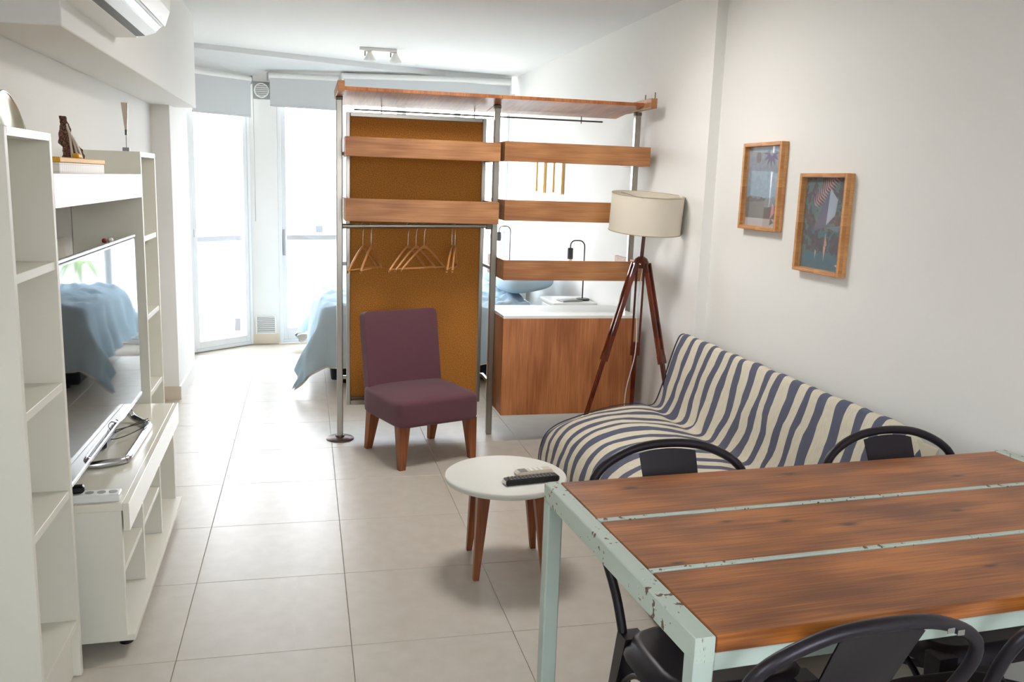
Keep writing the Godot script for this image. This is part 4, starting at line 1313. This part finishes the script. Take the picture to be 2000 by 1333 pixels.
func build_dining() -> void:
	var a := 0.062
	var L := 1.352
	var W := 0.729
	var H := 0.75
	# origin of the thing: centre of the table on the floor; local x along the boards, local z towards the camera
	var u := Vector3(cos(a), 0, -sin(a))
	var v := Vector3(sin(a), 0, cos(a))
	var c := Vector3(0.926, 0, 0.669) + u * L / 2 + v * W / 2
	var t := thing("dining_table", "dining table of three wide boards in a chipped pale green steel frame", "table", c, a)
	var s := 0.036
	# legs and rails of square tube
	for sx in [-1, 1]:
		for sz in [-1, 1]:
			part(t, "leg", box(Vector3(s, H - s, s), 0.003), M.paint, Vector3(sx * (L / 2 - s / 2), (H - s) / 2, sz * (W / 2 - s / 2)))
		part(t, "end_rail", box(Vector3(W, 0.044, s), 0.002), M.paint_chipped, Vector3(sx * (L / 2 - s / 2), H - 0.022, 0), Vector3(0, PI / 2, 0))
	for sz in [-1, 1]:
		part(t, "long_rail", box(Vector3(L - 2 * s, 0.030, 0.03), 0.002), M.paint, Vector3(0, H - 0.047, sz * (W / 2 - 0.019)))
	# three boards with thin steel strips between them
	var gap := 0.014
	var bw := (W - 0.004 - 2 * gap) / 3.0
	for k in 3:
		var z := -W / 2 + 0.002 + bw / 2 + k * (bw + gap)
		part(t, "board", box(Vector3(L - 2 * s - 0.006, 0.030, bw - 0.003), 0.002), moved(M.table_wood, Vector3(0.5, 0.0, [0.18, 0.50, 0.82][k])), Vector3(0, H - 0.0165, z))
		if k < 2:
			part(t, "steel_strip", box(Vector3(L - 2 * s, 0.032, gap - 0.002), 0.001), moved(M.paint_chipped, Vector3(0.37 + k * 0.55, 0.2 + k * 0.3, 0.1)), Vector3(0, H - 0.0155, z + bw / 2 + gap / 2))
	# black metal chairs
	var proto := metal_chair()
	var spots := [
		[Vector3(1.293, 0, 0.857), 0.05, "black metal chair tucked under the table in front of the sofa seat"],
		[Vector3(1.968, 0, 0.815), 0.07, "black metal chair tucked under the table before the sofa's near end"],
		[Vector3(1.222, 0, 1.182), PI + 0.06, "black metal chair on the near side of the table, close to the corner"],
		[Vector3(1.725, 0, 1.165), PI + 0.02, "black metal chair at the lower right edge, near side of table"]]
	for e in spots:
		var o := proto.duplicate()
		o.name = numbered("metal_chair")
		add_child(o)
		o.position = e[0]
		o.rotation.y = e[1]
		o.set_meta("label", e[2])
		o.set_meta("category", "chair")
		o.set_meta("group", "black metal chairs around the dining table")
		if e[0].z > 1.1 and e[0].x < 1.4:
			for k in 2:
				part(o, "sticker", box(Vector3(0.013, 0.009, 0.001), 0.0), M.button, Vector3(-0.118 - k * 0.022, 0.774 - k * 0.007, -0.3065 + k * 0.002), Vector3.ZERO, "worn pale sticker")
	proto.free()

# ------------------------------------------------------------------ fittings and small things
func build_small_things() -> void:
	# air conditioner on the beam
	var ac := thing("air_conditioner", "white split air conditioner on the beam at the upper left", "air conditioner", Vector3(-0.275, 1.905, -0.62))
	var ap := PackedVector2Array([Vector2(0.0, 0.0), Vector2(0.075, 0.004), Vector2(0.08, 0.016), Vector2(0.128, 0.024), Vector2(0.165, 0.052), Vector2(0.182, 0.10), Vector2(0.186, 0.17), Vector2(0.175, 0.235), Vector2(0.15, 0.262), Vector2(0.0, 0.268)])
	part(ac, "body", extrude(ap, -0.38, 0.38), M.plastic_white)
	part(ac, "air_slot", box(Vector3(0.032, 0.012, 0.70), 0.001), M.black, Vector3(0.090, 0.012, 0), Vector3(0, 0, 0.12), "dark air outlet slot")
	part(ac, "louvre", box(Vector3(0.042, 0.006, 0.70), 0.002), mat(c8(206, 210, 212), 0.3), Vector3(0.125, 0.017, 0), Vector3(0, 0, 0.35))
	part(ac, "louvre", box(Vector3(0.03, 0.005, 0.70), 0.002), mat(c8(196, 200, 204), 0.1), Vector3(0.150, 0.034, 0), Vector3(0, 0, 0.75))
	part(ac, "front_cover", extrude(PackedVector2Array([Vector2(0.166, 0.05), Vector2(0.172, 0.048), Vector2(0.190, 0.10), Vector2(0.194, 0.17), Vector2(0.182, 0.24), Vector2(0.176, 0.236), Vector2(0.187, 0.17), Vector2(0.183, 0.10)]), -0.375, 0.375), M.plastic_white)
	# lamp body added around the fill light above the sitting area
	var cl := thing("added_fill_lamp", "added square white fill lamp above the sitting area", "ceiling light", Vector3(1.2, CY, -1.10))
	part(cl, "housing", box(Vector3(0.54, 0.05, 0.54), 0.006), M.plastic_white, Vector3(0, -0.025, 0))
	part(cl, "diffuser", box(Vector3(0.50, 0.008, 0.50), 0.002), M.fill_lamp_glow, Vector3(0, -0.054, 0))
	# ceiling spots
	var cs := thing("ceiling_spotlight", "white ceiling bar with two cone spotlights above the bed", "ceiling light", Vector3(0.925, CY, -4.287), 0.01)
	part(cs, "bar", box(Vector3(0.275, 0.022, 0.05), 0.003), M.plastic_white, Vector3(0, -0.011, 0))
	for sx in [-1, 1]:
		var hx: float = -0.062 if sx < 0 else 0.128
		var hd := part(cs, "spot_head", lathe([Vector2(0.0, 0.0), Vector2(0.014, 0.0), Vector2(0.016, -0.012), Vector2(0.05, -0.070), Vector2(0.047, -0.070), Vector2(0.013, -0.014), Vector2(0.0, -0.014)], 28), M.plastic_white, Vector3(hx, -0.024, 0))
		part(hd, "arm", tube([Vector3(-0.035, 0.002, 0), Vector3(-0.035, -0.035, 0.0)], 0.004, 8), M.gunmetal)
		part(hd, "joint", box(Vector3(0.05, 0.006, 0.01), 0.001), M.plastic_white, Vector3(-0.012, 0.0, 0))
	# round plate on the near bookcase, leaning on the wall
	var pl := thing("decorative_plate", "round silver rimmed plate leaning on the wall behind the near bookcase", "plate", Vector3(-0.482, 1.420, -0.44), 0.0)
	var disc := part(pl, "dish", lathe([Vector2(0, 0.004), Vector2(0.085, 0.004), Vector2(0.105, 0.012), Vector2(0.118, 0.016), Vector2(0.118, 0.012), Vector2(0.09, -0.002), Vector2(0, -0.002)], 44), M.plate, Vector3(0, 0.118, 0), Vector3(0, 0, -PI / 2 + 0.18))
	var ring := []
	for k in 45: ring.append(Vector3(0.118 * cos(TAU * k / 44.0), 0.014, 0.118 * sin(TAU * k / 44.0)))
	part(disc, "rim", tube(ring, 0.0035, 8), M.silver)
	# yellow lidded box and the stone arch on it
	var bx := thing("gift_box", "white grid patterned box with a yellow lid on the hanging shelf", "box", Vector3(-0.335, 1.420, -0.43))
	part(bx, "body", box(Vector3(0.12, 0.030, 0.56), 0.001), M.grid_paper, Vector3(0, 0.015, 0))
	part(bx, "lid", box(Vector3(0.126, 0.015, 0.566), 0.002), M.yellow, Vector3(0, 0.0375, 0))
	part(bx, "bow", box(Vector3(0.02, 0.016, 0.045), 0.004), M.yellow, Vector3(0.03, 0.053, -0.05))
	var sc := thing("stone_sculpture", "jagged brown stone with white branching veins standing on yellow box", "sculpture", Vector3(-0.352, 1.465, -0.62))
	var sn := noise(151, 9.0, 3)
	var P := []
	for i in 23:
		var t := i / 22.0
		var row := []
		var w := 0.036 * (1.0 - pow(t, 0.9) * 0.80)
		for k in 17:
			var an := TAU * k / 16
			var q := Vector3(-0.022 * t + 0.010 * sin(t * 9.0) * (1.0 - t) + w * cos(an), t * 0.135, 0.014 * sin(an) * (1.0 - t * 0.5))
			var e := sn.get_noise_3d(q.x * 2.0 + cos(an) * 0.3, q.y * 3.0, sin(an) * 0.3) * 0.012
			row.append(q + Vector3(cos(an), 0, sin(an)) * e)
		P.append(row)
	part(sc, "stone", grid(P), M.stone)
	for e in [[0.034, 0.0, 0.085], [0.006, 0.0, 0.075], [0.022, 0.012, 0.05]]:
		part(sc, "vein", tube(curve([Vector3(e[0], 0.002, 0.020), Vector3(lerp(e[0], e[1], 0.35), e[2] * 0.5, 0.019), Vector3(e[1], e[2], 0.016), Vector3(e[1] - 0.008, e[2] + 0.025, 0.012)], 5), [0.004, 0.004, 0.004, 0.004, 0.004, 0.0038, 0.0038, 0.0036, 0.0036, 0.0034, 0.0032, 0.003, 0.003, 0.003, 0.0028, 0.0026], 6), M.white_stone)
	# bird on a rod
	var bd := thing("bird_figurine", "slender long billed bird figurine on a rod and square base", "figurine", Vector3(-0.331, 1.508, -1.42))
	part(bd, "base", box(Vector3(0.026, 0.018, 0.026), 0.001), M.plastic_grey, Vector3(0, 0.009, 0))
	part(bd, "rod", tube([Vector3(0, 0.017, 0), Vector3(0.001, 0.07, 0)], 0.0014, 6), M.gunmetal)
	part(bd, "body", hull(rect_at(Vector3(0.001, 0.068, 0), 0.004, 0.004), rect_at(Vector3(0.002, 0.09, 0), 0.0045, 0.006)), M.gunmetal)
	part(bd, "wing", hull(rect_at(Vector3(0.002, 0.088, 0), 0.0042, 0.005), rect_at(Vector3(0.0, 0.198, 0.0), 0.0135, 0.004)), mat(c8(196, 180, 164), 0.4))
	# small ornament on the upper edge of the television
	var orn := thing("ornament", "tiny red and white ornament perched on the television's upper edge", "ornament", Vector3(-0.272, 1.186, -0.70))
	part(orn, "body", cushion(Vector3(0.009, 0.009, 0.012), 2.4, 8), M.white_stone, Vector3(0.006, 0.009, -0.008))
	part(orn, "cap", cushion(Vector3(0.008, 0.008, 0.010), 2.4, 8), mat(c8(140, 34, 34), 0.5), Vector3(-0.010, 0.008, 0.008))
	# power strip, its plug and cable on the TV stand
	var ps := thing("power_strip", "white power strip with a black plug on the TV stand", "power strip", Vector3(-0.235, 0.478, -0.10), 0.05)
	part(ps, "body", box(Vector3(0.17, 0.024, 0.05), 0.003), M.plastic_white, Vector3(0, 0.012, 0))
	for k in 4:
		part(ps, "socket", lathe([Vector2(0, 0), Vector2(0.012, 0), Vector2(0.012, 0.001), Vector2(0, 0.001)], 16), M.plastic_grey, Vector3(0.065 - k * 0.032, 0.024, 0))
	var pg := thing("power_plug", "black plug pushed into the white power strip", "plug", Vector3(-0.265, 0.503, -0.105), 0.1)
	part(pg, "body", box(Vector3(0.034, 0.022, 0.026), 0.005), M.black, Vector3(0, 0.011, 0))
	part(pg, "cable", tube(curve([Vector3(-0.015, 0.013, -0.005), Vector3(-0.05, 0.018, -0.02), Vector3(-0.09, 0.0, -0.03), Vector3(-0.12, -0.018, -0.05)], 5), 0.003, 6), M.black)
	var cb := thing("cable", "thin black cable coiled loosely over the chrome TV foot", "cable", Vector3(-0.22, 0.478, -0.80))
	var cp := [Vector3(-0.10, 0.03, 0.10), Vector3(-0.05, 0.028, 0.03), Vector3(0.0, 0.030, -0.02), Vector3(0.030, 0.032, -0.05), Vector3(0.026, 0.031, 0.02), Vector3(-0.02, 0.022, 0.10), Vector3(-0.06, 0.02, 0.14), Vector3(-0.08, 0.02, 0.10), Vector3(-0.04, 0.024, 0.0), Vector3(0.02, 0.032, -0.08)]
	part(cb, "wire", tube(curve(cp, 6), 0.0018, 6), M.black)
